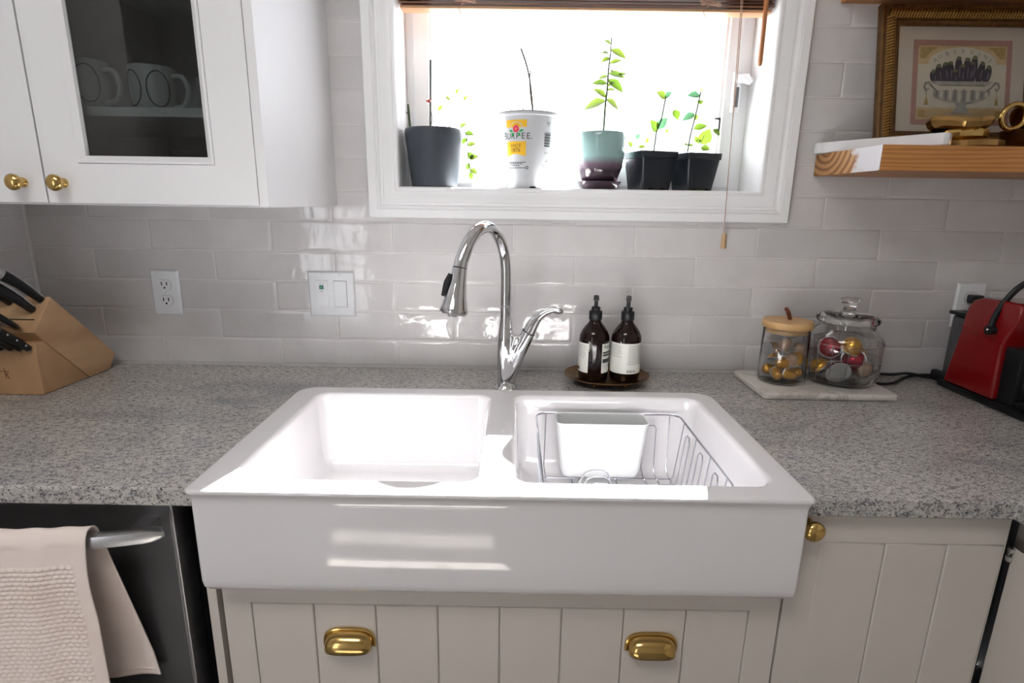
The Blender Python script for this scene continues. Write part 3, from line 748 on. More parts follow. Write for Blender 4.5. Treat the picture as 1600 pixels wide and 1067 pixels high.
MB().box(-.1970, -.1862, -.0112, -.0102, .2045, .2150).build('indicator', 'print_teal', t)
MB().box(-.1945, -.1895, -.0115, -.0111, .2065, .2115).build('indicator_light', 'print_green', t)
for z, w in ((.2195, .0085), (.2005, .004), (.1985, .0028)): MB().box(-.1915 - w, -.1915 + w, -.0110, -.0104, z - .0005, z + .0005).build('printed_line', 'print_grey', t)

# ------------------------------------------------------------------ knife block and knives
kb = thing('knife_block', 'light maple slanted knife block full of black handled knives', 'knife block', (-.80, -.15, 0))
m = MB(); m.prism([(-.206, .2095), (-.2655, .141), (-.134, .0006), (-.064, .0006), (-.037, .036)], 'x', -.885, -.7245); up = m.build('upper_block', 'maple', kb, bevel=.0025)
m = MB(); m.prism([(-.2650, .0006), (-.2650, .094), (-.2610, .1180), (-.2420, .1180), (-.1310, .0006)], 'x', -.887, -.7285); lo = m.build('lower_block', 'maple2', kb, bevel=.0015)
AX = Vector((0, -.756, .654)); NR = Vector((0, -.654, -.756))   # handle direction, and down along the slot face
# burnt-in running figure
lg = MB(); LX, LZ, LY = -.8055, .046, -.2653
def stroke(pts, r): lg.tube([(LX + a, LY, LZ + b) for a, b in pts], r, 6, flat=.3, up=(1, 0, 0))
lg.ball((LX, LY, LZ + .0125), .0017, 10, 6, 1, .3); stroke([(-.010, .0085), (-.004, .0075), (.001, .0082)], .0009); stroke([(.001, .0085), (.0015, .002), (.0012, -.001)], .0014)
stroke([(.0015, .008), (.006, .0085), (.0075, .005), (.006, .002), (.002, .001)], .0008); stroke([(.003, .001), (.0065, -.006), (.0088, -.0095)], .0010); stroke([(.0012, -.001), (.001, -.009)], .0009)
lg.build('burnt_logo', 'leather', lo)
sl_ = MB()
for x in (-.747, -.765, -.785): sl_.obox(Vector((x, -.2445, .1645)), (1, 0, 0), NR, AX, .011, .0011, .0012)
sl_.build('knife_slots', 'black_matte', up)
def knife(name, x, s, L, W, label, ends=True, rivets=False, tilt=0.0, cat='knife', wid=.007):
    """s: distance down the slot face from its top edge"""
    top = Vector((x, -.206, .2095)); base = top + NR * s
    t = thing(name, label, cat, base, 'knives in the block')
    ax = (AX + NR * tilt).normalized(); nr = ax.cross(Vector((1, 0, 0))).normalized()
    if nr.dot(NR) < 0: nr = -nr
    R = []; prof = [(0, .78, 0), (.12, .80, .0), (.35, .95, -.04), (.6, 1.0, -.02), (.85, 1.12, .10), (1, 1.2, .22)]
    for u, w, b in prof:
        c = base + ax * (L * u + .003) + nr * (b * W)
        R.append([c + Vector((wid * math.cos(a), 0, 0)) + nr * (W * .5 * w * math.sin(a)) for a in [2 * pi * k / 14 for k in range(14)]])
    m = MB(); m.rings(R); h = m.build('handle', 'black', t)
    st = MB(); R = []
    for u, w, b in prof:
        c = base + ax * (L * u + .003) + nr * (b * W - W * .5 * w); R.append([c + Vector((dx + wid * .35, 0, 0)) + nr * dn for dx, dn in ((-.0014, -.0010), (.0014, -.0006), (.0016, .003), (-.0016, .003))])
    st.rings(R); st.build('tang', 'silver_foil', t)
    if ends:
        e = MB(); R = []
        for u, w, b in ((1.0, 1.22, .22), (1.08, 1.25, .28), (1.16, 1.1, .34)):
            c = base + ax * (L * u + .003) + nr * (b * W); R.append([c + Vector((wid * 1.08 * math.cos(a), 0, 0)) + nr * (W * .5 * w * math.sin(a)) for a in [2 * pi * k / 14 for k in range(14)]])
        e.rings(R); e.build('end_cap', 'steel', t)
    if rivets:
        for u in (.18, .48, .78):
            c = base + ax * (L * u + .003) + Vector((wid * .98, 0, 0)); r = MB(); r.ball(c, .0026, 10, 6, .5, 1, 1); r.build('rivet', 'silver_foil', t)
    bl = MB(); bl.obox(base - ax * .045, (1, 0, 0), nr, ax, .001, W * .42, .0475); bl.build('blade', 'steel', t)
    return t
knife('kitchen_knife', -.7400, .010, .105, .0215, 'black handled knife, topmost in the maple block')
knife('kitchen_knife', -.7480, .036, .105, .0215, 'black handled knife just below the topmost one')
knife('kitchen_knife', -.8050, .018, .105, .0215, 'black handled knife at the left edge of the block top')
# shears
sh = thing('kitchen_shears', 'black handled kitchen shears with a big loop in the maple block', 'scissors', (-.79, -.25, .16))
for cx, cs_ in ((-.768, .078), (-.812, .070)):
    c0 = Vector((cx, -.206, .2095)) + NR * cs_ + AX * .040; pts = []
    for k in range(24):
        a = 2 * pi * k / 24; pts.append(c0 + (AX * .034 * math.cos(a)) + (Vector((1, 0, 0)) * .021 * math.sin(a) + NR * .010 * math.sin(a)))
    m = MB(); m.tube(pts, .0058, 10, closed=True); m.build('finger_loop', 'black', sh)
m = MB(); m.obox(Vector((-.79, -.206, .2095)) + NR * .074 - AX * .04, (1, 0, 0), NR, AX, .010, .0025, .046); m.build('blades', 'steel', sh)
for i, x in enumerate((-.7400, -.7590, -.7780, -.7970)):
    top = Vector((x, -.2675, .1055)); s_loc = (top - Vector((x, -.206, .2095)))
    labs = ['black steak knife with three rivets at the right end of the lower row', 'black steak knife second from the right in the lower row', 'black steak knife third from the right in the lower row', 'black steak knife at the left end of the lower row']
    ti = thing('steak_knife', labs[i], 'knife', top, 'steak knives in the lower slots')
    R = []
    for u, w, b in [(0, .75, 0), (.3, .92, -.03), (.6, 1, 0), (.85, 1.1, .08), (1, 1.15, .15)]:
        c = top + AX * (.082 * u + .002) + NR * (b * .02); R.append([c + Vector((.0062 * math.cos(a), 0, 0)) + NR * (.0095 * w * math.sin(a)) for a in [2 * pi * k / 14 for k in range(14)]])
    m = MB(); m.rings(R); m.build('handle', 'black', ti)
    m = MB(); m.tube([top + AX * .084 + NR * .003, top + AX * .100 + NR * .005], [.0112, .0105], 12, flat=.62, up=tuple(NR)); m.build('end_cap', 'steel', ti)
    for u in (.2, .5, .8):
        m = MB(); m.ball(top + AX * (.082 * u) + Vector((.0061, 0, 0)), .0022, 10, 6, .5, 1, 1); m.build('rivet', 'silver_foil', ti)
    m = MB(); m.obox(top - AX * .028, (1, 0, 0), NR, AX, .0008, .006, .030); m.build('blade', 'steel', ti)

# ------------------------------------------------------------------ soap tray and bottles
TX, TY = .530, -.1005
tr = thing('soap_tray', 'oval dark bronze tray on ball feet under the soap bottles', 'tray', (TX, TY, 0))
m = MB(); m.lathe([(.001, .0078), (.060, .0078), (.085, .0105), (.104, .0190), (.1055, .0195), (.1045, .0205), (.085, .0125), (.060, .0100), (.001, .0100)], (TX, TY, 0), 48, 1, .86, False, False); m.build('dish', 'bronze', tr)
for a in (-2.2, -.95, .9, 2.3):
    m = MB(); m.ball((TX + .062 * math.cos(a), TY + .066 * math.sin(a), .0045), .0045, 12, 8); m.build('foot', 'brass_old', tr)
def bottle(x, y, z, label, ang, second):
    t = thing('soap_bottle', label, 'bottle', (x, y, z), 'amber soap bottles on the tray')
    m = MB(); m.lathe([(.001, 0), (.031, 0), (.0350, .003), (.0362, .010), (.0362, .100), (.0350, .110), (.030, .121), (.022, .132), (.0160, .139), (.0140, .144), (.0140, .150)], (x, y, z), 40); m.build('bottle_body', 'amber', t)
    m = MB(); m.lathe([(.0150, .147), (.0158, .148), (.0158, .166), (.0150, .168), (.0110, .1685), (.0105, .177), (.009, .178), (.0048, .179), (.0045, .192), (.0065, .193), (.0065, .200), (.0060, .2045), (.001, .2060)], (x, y, z), 28); p = m.build('pump', 'black', t)
    m = MB(); a = Vector((math.cos(ang), math.sin(ang), 0)); c = Vector((x, y, z + .2005)); m.tube([c, c + a * .018, c + a * .030 + Vector((0, 0, -.003))], [.0058, .0050, .0035], 12); m.build('nozzle', 'black', p)
    # labels: shells around the body
    r = .0366
    def shell(a0, a1, z0, z1, mat_='label_cream', rr=r):
        s = MB(); n = 14; R0 = [(x + rr * math.cos(a0 + (a1 - a0) * k / n), y + rr * math.sin(a0 + (a1 - a0) * k / n)) for k in range(n + 1)]
        s.add([(p_[0], p_[1], z + z0) for p_ in R0] + [(p_[0], p_[1], z + z1) for p_ in R0], [(k, k + 1, n + 2 + k, n + 1 + k) for k in range(n)])
        return s.build('label' if mat_ == 'label_cream' else 'printed_line', mat_, t if mat_ == 'label_cream' else L, recalc=False)
    def lines(a0, a1, zs, w=.0007, jig=.2):
        for z_ in zs: s_ = shell(a0 + .02, a1 - .02 - random.random() * jig, z_ - w, z_ + w, 'print_grey', r + .0003)
    global L
    D = lambda d: math.radians(d)
    if not second:
        L = shell(D(-190), D(-118), .022, .094); lines(D(-172), D(-122), [.088 - .0042 * k for k in range(8)], .0006)
        shell(D(-186), D(-160), .026, .033, 'print_black', r + .0003)
        L = shell(D(-66), D(-2), .022, .094)
        vs, fs = text_mesh('Aesop', .0155, 'LEFT')
        s = MB(); s.add([(x + (r + .0004) * math.cos(D(-62) + u / r), y + (r + .0004) * math.sin(D(-62) + u / r), z + .0865 + w) for u, w in vs], fs); s.build('printed_name', 'print_black', L, smooth=0)
        for z0, z1 in ((.0700, .0745), (.0635, .0685), (.0470, .0570)): shell(D(-62), D(-10), z0, z1, 'print_black', r + .0003)
        lines(D(-62), D(-8), [.0605, .0430, .0395, .0360], .0005)
    else:
        L = shell(D(-196), D(-12), .022, .096)
        lines(D(-185), D(-112), [.090 - .0045 * k for k in range(7)], .0006, .25); lines(D(-92), D(-18), [.090 - .0040 * k for k in range(12)], .0006, .15)
        for k in range(9): shell(D(-92 + 4.2 * k), D(-92 + 4.2 * k + (1.2 if k % 3 else 2.6)), .025, .0315, 'print_black', r + .0003)
bottle(.4945, -.108, .0102, 'left amber soap bottle, label split by a bare strip of glass', -1.72, False)
bottle(.5715, -.108, .0102, 'right amber soap bottle, wide cream label facing the room', -1.75, True)

# ------------------------------------------------------------------ marble board, jars, capsules
m = MB(); m.rings([[(a, b, z) for a, b in rrect(.868 + e, 1.176 - e, -.219 + e, -.030 - e, .014)] for e, z in ((.002, .0003), (0, .002), (0, .0125), (.0015, .0142), (.004, .015))])
tag(m.build('marble_board', 'marble_board', smooth=50), 'cream marble serving board under the two glass jars', 'board')
J1 = (.950, -.118); J2 = (1.094, -.113); BZ = .0154
j1 = thing('storage_jar', 'narrow glass jar with bamboo lid and leather loop, full of coffee capsules', 'jar', (J1[0], J1[1], BZ))
m = MB(); m.lathe([(.001, .0002), (.045, .0002), (.0515, .004), (.0530, .012), (.0535, .03), (.0520, .128), (.0512, .131), (.0500, .131), (.0498, .128), (.0513, .03), (.0505, .012), (.0485, .006), (.001, .0055)], (J1[0], J1[1], BZ), 56); m.build('glass_body', 'jar', j1)
m = MB(); m.lathe([(.001, .1315), (.052, .1315), (.0555, .1330), (.0565, .137), (.0565, .145), (.0550, .149), (.001, .150)], (J1[0], J1[1], BZ), 48); l1 = m.build('lid', 'bamboo', j1)
m = MB(); m.lathe([(.0495, .121), (.0495, .1315), (.001, .1315), (.001, .121)], (J1[0], J1[1], BZ), 40); m.build('lid_plug', 'bamboo', l1)
m = MB(); c = Vector((J1[0] + .004, J1[1], BZ + .150)); m.tube(spline([c, c + Vector((-.006, -.004, .016)), c + Vector((-.015, -.006, .027)), c + Vector((-.011, .001, .026)), c + Vector((.003, .004, .0))], 5), .0042, 8, flat=.35, up=(1, 0, 0)); m.build('leather_loop', 'leather', l1)
j2 = thing('storage_jar', 'round glass cookie jar with knob lid and wire grid, holding large capsules', 'jar', (J2[0], J2[1], BZ))
m = MB(); m.lathe([(.001, .0002), (.060, .0002), (.070, .003), (.0765, .012), (.0815, .035), (.0835, .085), (.0830, .105), (.077, .119), (.067, .128), (.0605, .134), (.0600, .146), (.0570, .146), (.0575, .133), (.064, .126), (.075, .1165), (.0802, .104), (.0806, .085), (.0787, .036), (.0735, .014), (.0680, .0075), (.001, .006)], (J2[0], J2[1], BZ), 64); m.build('glass_body', 'jar', j2)
m = MB(); m.lathe([(.001, .1605), (.050, .158), (.055, .150), (.0565, .1465), (.0620, .1463), (.0665, .148), (.0680, .154), (.0660, .161), (.0600, .164), (.040, .169), (.0200, .172), (.0130, .176), (.0120, .182), (.0180, .190), (.0240, .194), (.0245, .200), (.0200, .204), (.001, .202)], (J2[0], J2[1], BZ), 48); l2_ = m.build('lid', 'jar', j2)
m = MB(); m.lathe([(.0570, .1462), (.0600, .1462), (.0600, .1468), (.0570, .1468)], (J2[0], J2[1], BZ), 40, cap0=False, cap1=False); m.build('lid_seal', 'plastic_frost', l2_)
wg = MB()
for z in (.030, .062, .100):
    rr_ = .0815 if z < .05 else .0843
    wg.tube([(J2[0] + rr_ * math.cos(2 * pi * k / 40), J2[1] + rr_ * math.sin(2 * pi * k / 40), BZ + z) for k in range(40)], .0007, 5, closed=True)
for k in range(16):
    a = 2 * pi * k / 16; wg.tube([(J2[0] + q * math.cos(a), J2[1] + q * math.sin(a), BZ + z) for q, z in ((.0775, .012), (.0822, .035), (.0842, .085), (.0840, .102))], .0007, 5)
wgo = wg.build('wire_grid', 'wire', j2)
def capsule(x, y, z, d, mt, label, group, r=.0185, h=.029, dome=False, foil='silver_foil'):
    d = Vector(d).normalized(); c = Vector((x, y, z))     # d points from the foil lid to the tip
    t = thing('coffee_capsule', label, 'capsule', c, group)
    if dome: pr = [(0, .86), (.08, .90), (.35, .84), (.62, .66), (.85, .36), (.95, .12)]
    else: pr = [(0, .84), (.05, .84), (.70, .66), (.86, .50), (.90, .36), (.97, .30), (1, .10)]
    m = MB(); m.tube([c + d * h * (u - .5) for u, w in pr], [r * w for u, w in pr], 20); m.build('shell', mt, t)
    m = MB(); m.tube([c - d * (h * .5 + .0012), c - d * (h * .5 - .0006)], r, 24); m.build('foil_lid', foil, t)
    return t
g1 = 'coffee capsules in the bamboo lidded jar'
for i, (dx, dy, z, d, mt, lab) in enumerate([
    (-.024, -.030, .022, (-.35, -.9, -.15), 'gold_foil', 'gold capsule at the jar bottom, tip toward the room'),
    (.006, -.034, .0235, (.75, -.5, -.25), 'gold_foil', 'gold capsule lying at the jar bottom, tip to the right'),
    (.034, -.016, .025, (.5, -.6, .5), 'gold_foil', 'gold capsule at the bottom right of the bamboo lidded jar'),
    (-.036, .004, .028, (-.9, -.2, .3), 'gold_foil', 'gold capsule at the bottom left behind another gold one'),
    (-.020, -.030, .052, (-.9, -.4, .1), 'gold_foil', 'gold capsule in the second layer, tip pointing left'),
    (.027, -.024, .056, (-.3, -.8, -.5), 'gold_foil', 'gold capsule in the second layer at the right'),
    (.006, -.034, .066, (-.2, -.5, .85), 'beige_cap', 'beige capsule tip up, nearest the jar front'),
    (.032, -.012, .084, (-.7, -.3, .6), 'beige_cap', 'beige capsule high against the right of the jar'),
    (-.006, -.018, .098, (.15, -.35, .9), 'beige_cap', 'topmost beige capsule in the bamboo lidded jar'),
    (-.036, -.010, .086, (.95, .3, .1), 'beige_cap', 'beige capsule on its side with silver foil facing left'),
    (.008, .022, .030, (0, .5, .8), 'beige_cap', 'beige capsule at the back of the jar bottom'),
    (-.012, .026, .060, (.2, .4, .8), 'gold_foil', 'gold capsule at the back in the middle of the pile')]):
    capsule(J1[0] + dx * .9, J1[1] + dy * .9, BZ + z * .97, d, mt, lab, g1, .0170, .027)
g2 = 'large coffee capsules in the round jar'
for (dx, dy, z, d, mt, foil, lab) in [
    (-.034, -.040, .037, (.12, .93, .30), 'red_foil', 'silver_foil', 'large capsule with its round silver foil facing the room'),
    (.014, -.028, .098, (.10, -.50, .80), 'gold_foil', 'silver_foil', 'large orange gold capsule dome up at the jar top'),
    (.048, -.012, .070, (.70, -.60, .30), 'gold_foil', 'silver_foil', 'large orange gold capsule dome toward the right'),
    (-.040, -.008, .086, (-.2, -.85, .25), 'red_foil', 'silver_foil', 'large red capsule at the upper left of the round jar'),
    (.014, -.034, .058, (-.60, -.70, .1), 'red_foil', 'silver_foil', 'large dark red capsule wedged right of the silver foil'),
    (.044, -.034, .030, (-.3, -.5, -.6), 'beige_cap', 'silver_foil', 'large beige capsule at the bottom right of the round jar'),
    (-.005, .040, .055, (0, .3, .9), 'purple_foil', 'silver_foil', 'large mauve capsule at the back of the round jar'),
    (-.058, .030, .034, (-.7, .5, .6), 'gold_foil', 'silver_foil', 'large gold capsule low at the left of the round jar'),
    (.054, .028, .040, (.8, .2, .4), 'purple_foil', 'silver_foil', 'large mauve capsule against the right side of the jar')]:
    capsule(J2[0] + dx * .80, J2[1] + dy * .74, BZ + z, d, mt, lab, g2, .0275, .030, True, foil)

# ------------------------------------------------------------------ coffee machine and its cable
cm = thing('coffee_machine', 'glossy red coffee machine with black lever at the right edge', 'coffee machine', (1.42, -.2, 0))
XL, XRr = 1.356, 1.486
poly = [(-.100, .016), (-.110, .075), (-.119, .125), (-.123, .150), (-.125, .175), (-.130, .205), (-.142, .224), (-.165, .232), (-.21, .2345), (-.262, .2350), (-.272, .225), (-.270, .205), (-.262, .185), (-.250, .160), (-.242, .135), (-.243, .080), (-.2465, .016)]
m = MB(); m.prism(poly, 'x', XL, XRr); shell_ = m.build('red_shell', 'red', cm, bevel=.007, seg=3, smooth=60)
cr = MB(); cr.tube([(XL - .0002, y, z) for y, z in ((-.124, .160), (-.16, .152), (-.20, .146), (-.243, .143))], .0012, 6); cr.build('shell_seam', 'red', shell_)
m = MB(); m.box(XL + .012, XRr - .012, -.285, -.235, .014, .138); gb = m.build('front_panel', 'black', cm, bevel=.004)
for k in range(9):
    x = XL + .022 + k * .0108; MB().box(x, x + .005, -.2885, -.284, .03, .128).build('grille_slat', 'black', gb, bevel=.001)
m = MB(); m.prism([(XL + .065 + .030 * math.cos(2 * pi * k / 28), .190 + .030 * math.sin(2 * pi * k / 28)) for k in range(28)], 'y', -.285, -.262); m.build('coffee_head', 'black', cm, bevel=.003)
m = MB(); m.box(XL - .003, XRr + .003, -.352, -.088, .0008, .0160); m.build('base', 'black', cm, bevel=.004)
m = MB(); m.box(XL + .01, XRr - .01, -.350, -.290, .0165, .030); dt = m.build('drip_tray', 'black', cm, bevel=.003)
m = MB(); m.box(XL + .036, XRr - .012, -.0985, -.045, .005, .172); m.build('water_tank', 'tank', cm, bevel=.008, seg=3)
m = MB(); m.box(XL + .030, XRr - .004, -.122, -.040, .1725, .182); m.build('tank_lid', 'black', cm, bevel=.003)
m = MB(); m.tube(spline([(XL - .006, -.214, .166), (XL - .006, -.215, .190), (XL + .004, -.219, .228), (XL + .024, -.223, .262), (XL + .050, -.225, .280), (XL + .082, -.225, .280), (XL + .108, -.223, .262), (XL + .130, -.219, .228), (XL + .1375, -.215, .19), (XL + .1375, -.214, .166)], 6), .0068, 10, flat=.8); lev = m.build('lever', 'black', cm)
m = MB(); m.tube([(XL - .013, -.214, .168), (XL + .002, -.214, .168)], .0105, 16); m.build('lever_pivot', 'black', lev)
m = MB(); m.ball((XL - .0135, -.214, .169), .0034, 10, 6); m.build('pivot_stud', 'chrome', lev)
cd = MB(); cd.tube(spline([(1.470, -.030, .209), (1.500, -.036, .205), (1.512, -.040, .16), (1.512, -.036, .06), (1.49, -.030, .0055), (1.418, -.024, .0050), (1.372, -.0395, .0045), (1.322, -.0300, .0110), (1.29, -.020, .0050), (1.258, -.0165, .0045), (1.215, -.020, .0045), (1.192, -.040, .0045), (1.188, -.075, .0045), (1.206, -.100, .0045), (1.242, -.093, .0045), (1.285, -.058, .0045), (1.325, -.032, .0045), (1.362, -.020, .0045), (1.392, -.022, .0045), (1.420, -.050, .0060)], 6), .0036, 8)
cd.build('power_cord', 'black', cm)
m = MB(); m.box(1.447, 1.476, -.032, -.0093, .196, .217); m.build('plug', 'black', cm, bevel=.004)
m = MB(); m.box(1.372, 1.392, -.100, -.035, .0006, .028); m.build('cord_outlet', 'black', cm, bevel=.006)

# ------------------------------------------------------------------ shelves on the right and what stands on them
SZ0, SZ1 = .498, .5475
sh1 = thing('floating_shelf', 'thick stained pine shelf with paint splashed end grain', 'shelf', (1.36, -.127, SZ0))
m = MB(); m.box(1.0232, 1.716, -.254, -.0006, SZ0, SZ1); m.build('board', 'pine', sh1, bevel=.002)
m = MB(); m.prism([(a, b) for a, b in rrect(-.2535, -.001, SZ0 + .0003, SZ1 - .0003, .0025, 3)], 'x', 1.0222, 1.0233); m.build('end_face', 'pine_end', sh1)
sh2 = MB(); sh2.box(1.030, 1.716, -.20, -.0006, .8745, .915); tag(sh2.build('floating_shelf', 'pine', bevel=.002), 'second pine shelf at the very top of the photo above the picture', 'shelf')
# marble slab with a chipped corner
A = Vector((1.0035, -.022)); B = Vector((1.150, -.250)); dv = (B - A).normalized(); nv = Vector((-dv.y, dv.x))
pl = [A, A + dv * .012 + nv * -.004, A + dv * .02, B - dv * .006, B + nv * .006, B + nv * .03 + dv * -.004, Vector((1.172, -.200)), Vector((1.165, -.130)), Vector((1.092, -.116)), Vector((1.03, -.012))]
m = MB(); m.prism([tuple(p) for p in pl], 'z', SZ1 + .0006, SZ1 + .0255); tag(m.build('marble_slab', 'marble', bevel=.0035, seg=3), 'white marble slab with chipped corner on the end of the shelf', 'marble slab')
# brass bowl: base, body, faceted rim
bb = thing('brass_bowl', 'hammered brass bowl with a faceted rim behind the marble slab', 'bowl', (1.244, -.180, SZ1))
m = MB(); m.lathe([(.060, .0005), (.063, .003), (.061, .014), (.054, .0165), (.002, .0165)], (1.244, -.180, SZ1), 14); m.build('stand', 'brass_old', bb, smooth=20)
m = MB(); m.lathe([(.040, .017), (.0465, .022), (.048, .030), (.045, .036)], (1.226, -.180, SZ1), 14, cap1=False); m.build('body', 'brass', bb, smooth=20)
m = MB(); R = []
for q, z in ((.044, .0365), (.050, .042), (.054, .052), (.051, .0595), (.048, .0595), (.047, .050), (.040, .040)):
    R.append([(1.224 + q * (1 + (.22 if abs(k - 5.5) < 1 else 0)) * math.cos(2 * pi * k / 12), -.180 + q * math.sin(2 * pi * k / 12), SZ1 + z + .004 * math.sin(k * 1.3)) for k in range(12)])
m.rings(R, False, True); m.build('rim', 'brass_old', bb, smooth=15)
db = MB(); db.lathe([(.028, .0006), (.045, .004), (.062, .022), (.068, .040), (.0655, .040), (.058, .024), (.04, .008), (.002, .007)], (1.395, -.175, SZ1), 32); tag(db.build('bronze_dish', 'bronze'), 'dark bronze dish under the brass mug at the shelf right', 'dish')
bm_ = thing('brass_mug', 'brass mug with a ring handle lying tilted in the dark dish', 'mug', (1.40, -.175, SZ1 + .04))
ax = Vector((.80, .10, .50)).normalized(); c = Vector((1.352, -.178, SZ1 + .058))
m = MB(); m.tube([c + ax * u for u in (0, .004, .03, .075, .095, .096)], [.030, .034, .037, .040, .044, .042], 16); m.build('cup', 'brass_old', bm_, smooth=25)
pts = [Vector((1.322, -.188, SZ1 + .064)) + Vector((.025 * math.cos(2 * pi * k / 24), -.003 * math.sin(2 * pi * k / 24), .024 * math.sin(2 * pi * k / 24))) for k in range(24)]
m = MB(); m.tube(pts, .0052, 10, closed=True); m.build('ring_handle', 'brass', bm_)

# framed print leaning on the wall
pf = thing('framed_print', 'gilt framed aubergine print leaning on the wall above the pine shelf', 'picture', (1.285, -.05, SZ1))
PB = Vector((1.1005, -.0905, SZ1 + .0012)); lean = math.atan2(.0625, .318); UX = Vector((1, 0, 0)); UV = Vector((0, math.sin(lean), math.cos(lean))); UN = UX.cross(UV)   # UN points to the room
if UN.y > 0: UN = -UN
def PP(u, v, d=0): return PB + UX * u + UV * v + UN * d
FW, FH = .372, .318
prof2 = [(0, 0), (0, .014), (.003, .017), (.008, .017), (.010, .014)]
prof3 = [(.010, .014), (.014, .0175), (.021, .0195), (.028, .0175), (.032, .013)]
prof4 = [(.032, .013), (.036, .014), (.040, .010), (.044, .009), (.044, .004)]
def pframe(name, pr, mt, parent):
    m = MB(); R = []
    for e, d in pr: R.append([PP(e, e, d), PP(FW - e, e, d), PP(FW - e, FH - e, d), PP(e, FH - e, d)])
    m.rings(R, False, False); return m.build(name, mt, parent, smooth=25)
fo = pframe('outer_moulding', prof2, 'gilt_dark', pf); pframe('inner_moulding', prof4, 'gilt_dark', pf); rp = pframe('ribbed_moulding', prof3, 'gilt_dark', pf)
rb = MB()
def rib(u, v, horiz):
    if horiz: rb.tube([PP(u - .0035, v - .0095, .0158), PP(u - .001, v, .0205), PP(u + .003, v + .0095, .0158)], .0021, 5)
    else: rb.tube([PP(u - .0095, v - .0025, .0158), PP(u, v, .0205), PP(u + .0095, v + .0025, .0158)], .0021, 5)
n = int((FH - .04) / .0064)
for k in range(n): rib(.021, .02 + k * .0064, False); rib(FW - .021, .02 + k * .0064, False)
n = int((FW - .04) / .0064)
for k in range(n): rib(.02 + k * .0064, FH - .021, True); rib(.02 + k * .0064, .021, True)
rb.build('gilt_ribs', 'gilt', rp, kind='stuff')
def flat(name, poly, mt, parent, d):
    m = MB(); m.add([PP(u, v, d) for u, v in poly], [tuple(range(len(poly)))]); return m.build(name, mt, parent, smooth=0, recalc=False)
def rct(u0, u1, v0, v1): return [(u0, v0), (u1, v0), (u1, v1), (u0, v1)]
m = MB(); m.obox(PP(FW / 2, FH / 2, .003), UX, UV, UN, FW / 2 - .04, FH / 2 - .04, .002); mb_ = m.build('mat_board', 'mat_board', pf)
d0 = .0052; E_ = .0003
AU0, AU1, AV0, AV1 = .0790, .2985, .0595, .2455
art = flat('print_border', rct(AU0, AU1, AV0, AV1), 'art_pink', mb_, d0)
bw = .0115; iu0, iu1, iv0, iv1 = AU0 + bw, AU1 - bw, AV0 + .012, AV1 - .013
def pa(poly, mt, k=1): flat('print_shape', poly, mt, art, d0 + E_ * k)
art['kind'] = 'structure'; del art['kind']
def part(poly, mt, k): return flat('print_shape', poly, mt, mb_, d0 + E_ * k)
part(rct(iu0, iu1, iv0, iv1), 'art_tan', 1)
cu = (iu0 + iu1) / 2
arch = [(iu0, iv0 + .026), (iu1, iv0 + .026), (iu1, iv1 - .040), (iu1 - .022, iv1 - .040)]
for k in range(0, 17):
    a = pi * k / 16; arch.append((cu + (iu1 - iu0 - .044) / 2 * math.cos(a), iv1 - .040 + .037 * math.sin(a)))
arch += [(iu0, iv1 - .040)]
part(arch, 'art_cream', 2)
for s in (-1, 1):
    e = iu0 if s < 0 else iu1
    part([(e - s * .004, iv1 - .003), (e - s * .045, iv1 - .003), (e - s * .030, iv1 - .012), (e - s * .015, iv1 - .028), (e - s * .004, iv1 - .028)][::(1 if s < 0 else -1)], 'art_ochre', 2)
    part(rct(*sorted((e - s * .004, e - s * .020)), iv0 + .004, iv0 + .020), 'art_ochre', 3)
for k in range(6): part(rct(iu0 + .022, iu1 - .022, iv0 + .004 + k * .0032, iv0 + .0048 + k * .0032), 'art_ochre', 2)
def ell(u, v, a, b, rot=0, n=18): return [(u + a * math.cos(t) * math.cos(rot) - b * math.sin(t) * math.sin(rot), v + a * math.cos(t) * math.sin(rot) + b * math.sin(t) * math.cos(rot)) for t in [2 * pi * k / n for k in range(n)]]
vb = iv0 + .083     # rim height of the urn
for i, (u, h, rot) in enumerate([(-.062, .018, .75), (-.050, .030, .5), (-.036, .034, .35), (-.026, .036, .15), (-.008, .046, .1), (.010, .044, -.05), (.024, .048, -.3), (.018, .036, -.5), (.040, .036, -.55), (.055, .028, -.7), (-.016, .020, .0), (.000, .030, 0)]):
    c_ = (cu + u, vb + h * .5); r_ = rot
    part(ell(c_[0], c_[1], .0088, h * .62 + .004, r_ if False else -rot * -.4), 'art_aub', 4 + i * .25)
    part(ell(c_[0] - math.sin(rot * .4) * (h * .55), c_[1] + h * .55 + .002, .0058, .0042, rot), 'art_stalk', 7.5)
    part(ell(c_[0] + .002, c_[1] - .002, .0011, h * .30, rot * .4), 'art_light', 7.4)
hd_ = .074
part([(cu - hd_ + .006, vb), (cu + hd_ - .006, vb), (cu + hd_ - .014, vb - .008), (cu - hd_ + .014, vb - .008)][::-1], 'art_grey', 9)
part(rct(cu - .052, cu + .052, vb - .018, vb - .008), 'art_cream', 9); part(rct(cu - .052, cu + .052, vb - .0105, vb - .008), 'art_grey2', 10)
bowl_ = [(cu - .064, vb - .020)] + [(cu + .064 * math.cos(pi + pi * k / 14), vb - .022 - .026 * math.sin(pi * k / 14) ** .8) for k in range(15)] + [(cu + .064, vb - .020)]
part(bowl_, 'art_grey', 9)
for k in range(12): part(ell(cu - .055 + k * .010, vb - .0275 - .004 * math.sin(pi * (k + .5) / 12), .0034, .0052 + .010 * math.sin(pi * (k + .5) / 12), .0), 'art_cream' if k % 2 else 'art_grey2', 9.5)
part([(cu - .014, vb - .046), (cu + .014, vb - .046), (cu + .010, vb - .056), (cu + .022, vb - .070), (cu - .022, vb - .070), (cu - .010, vb - .056)][::-1], 'art_grey', 9)
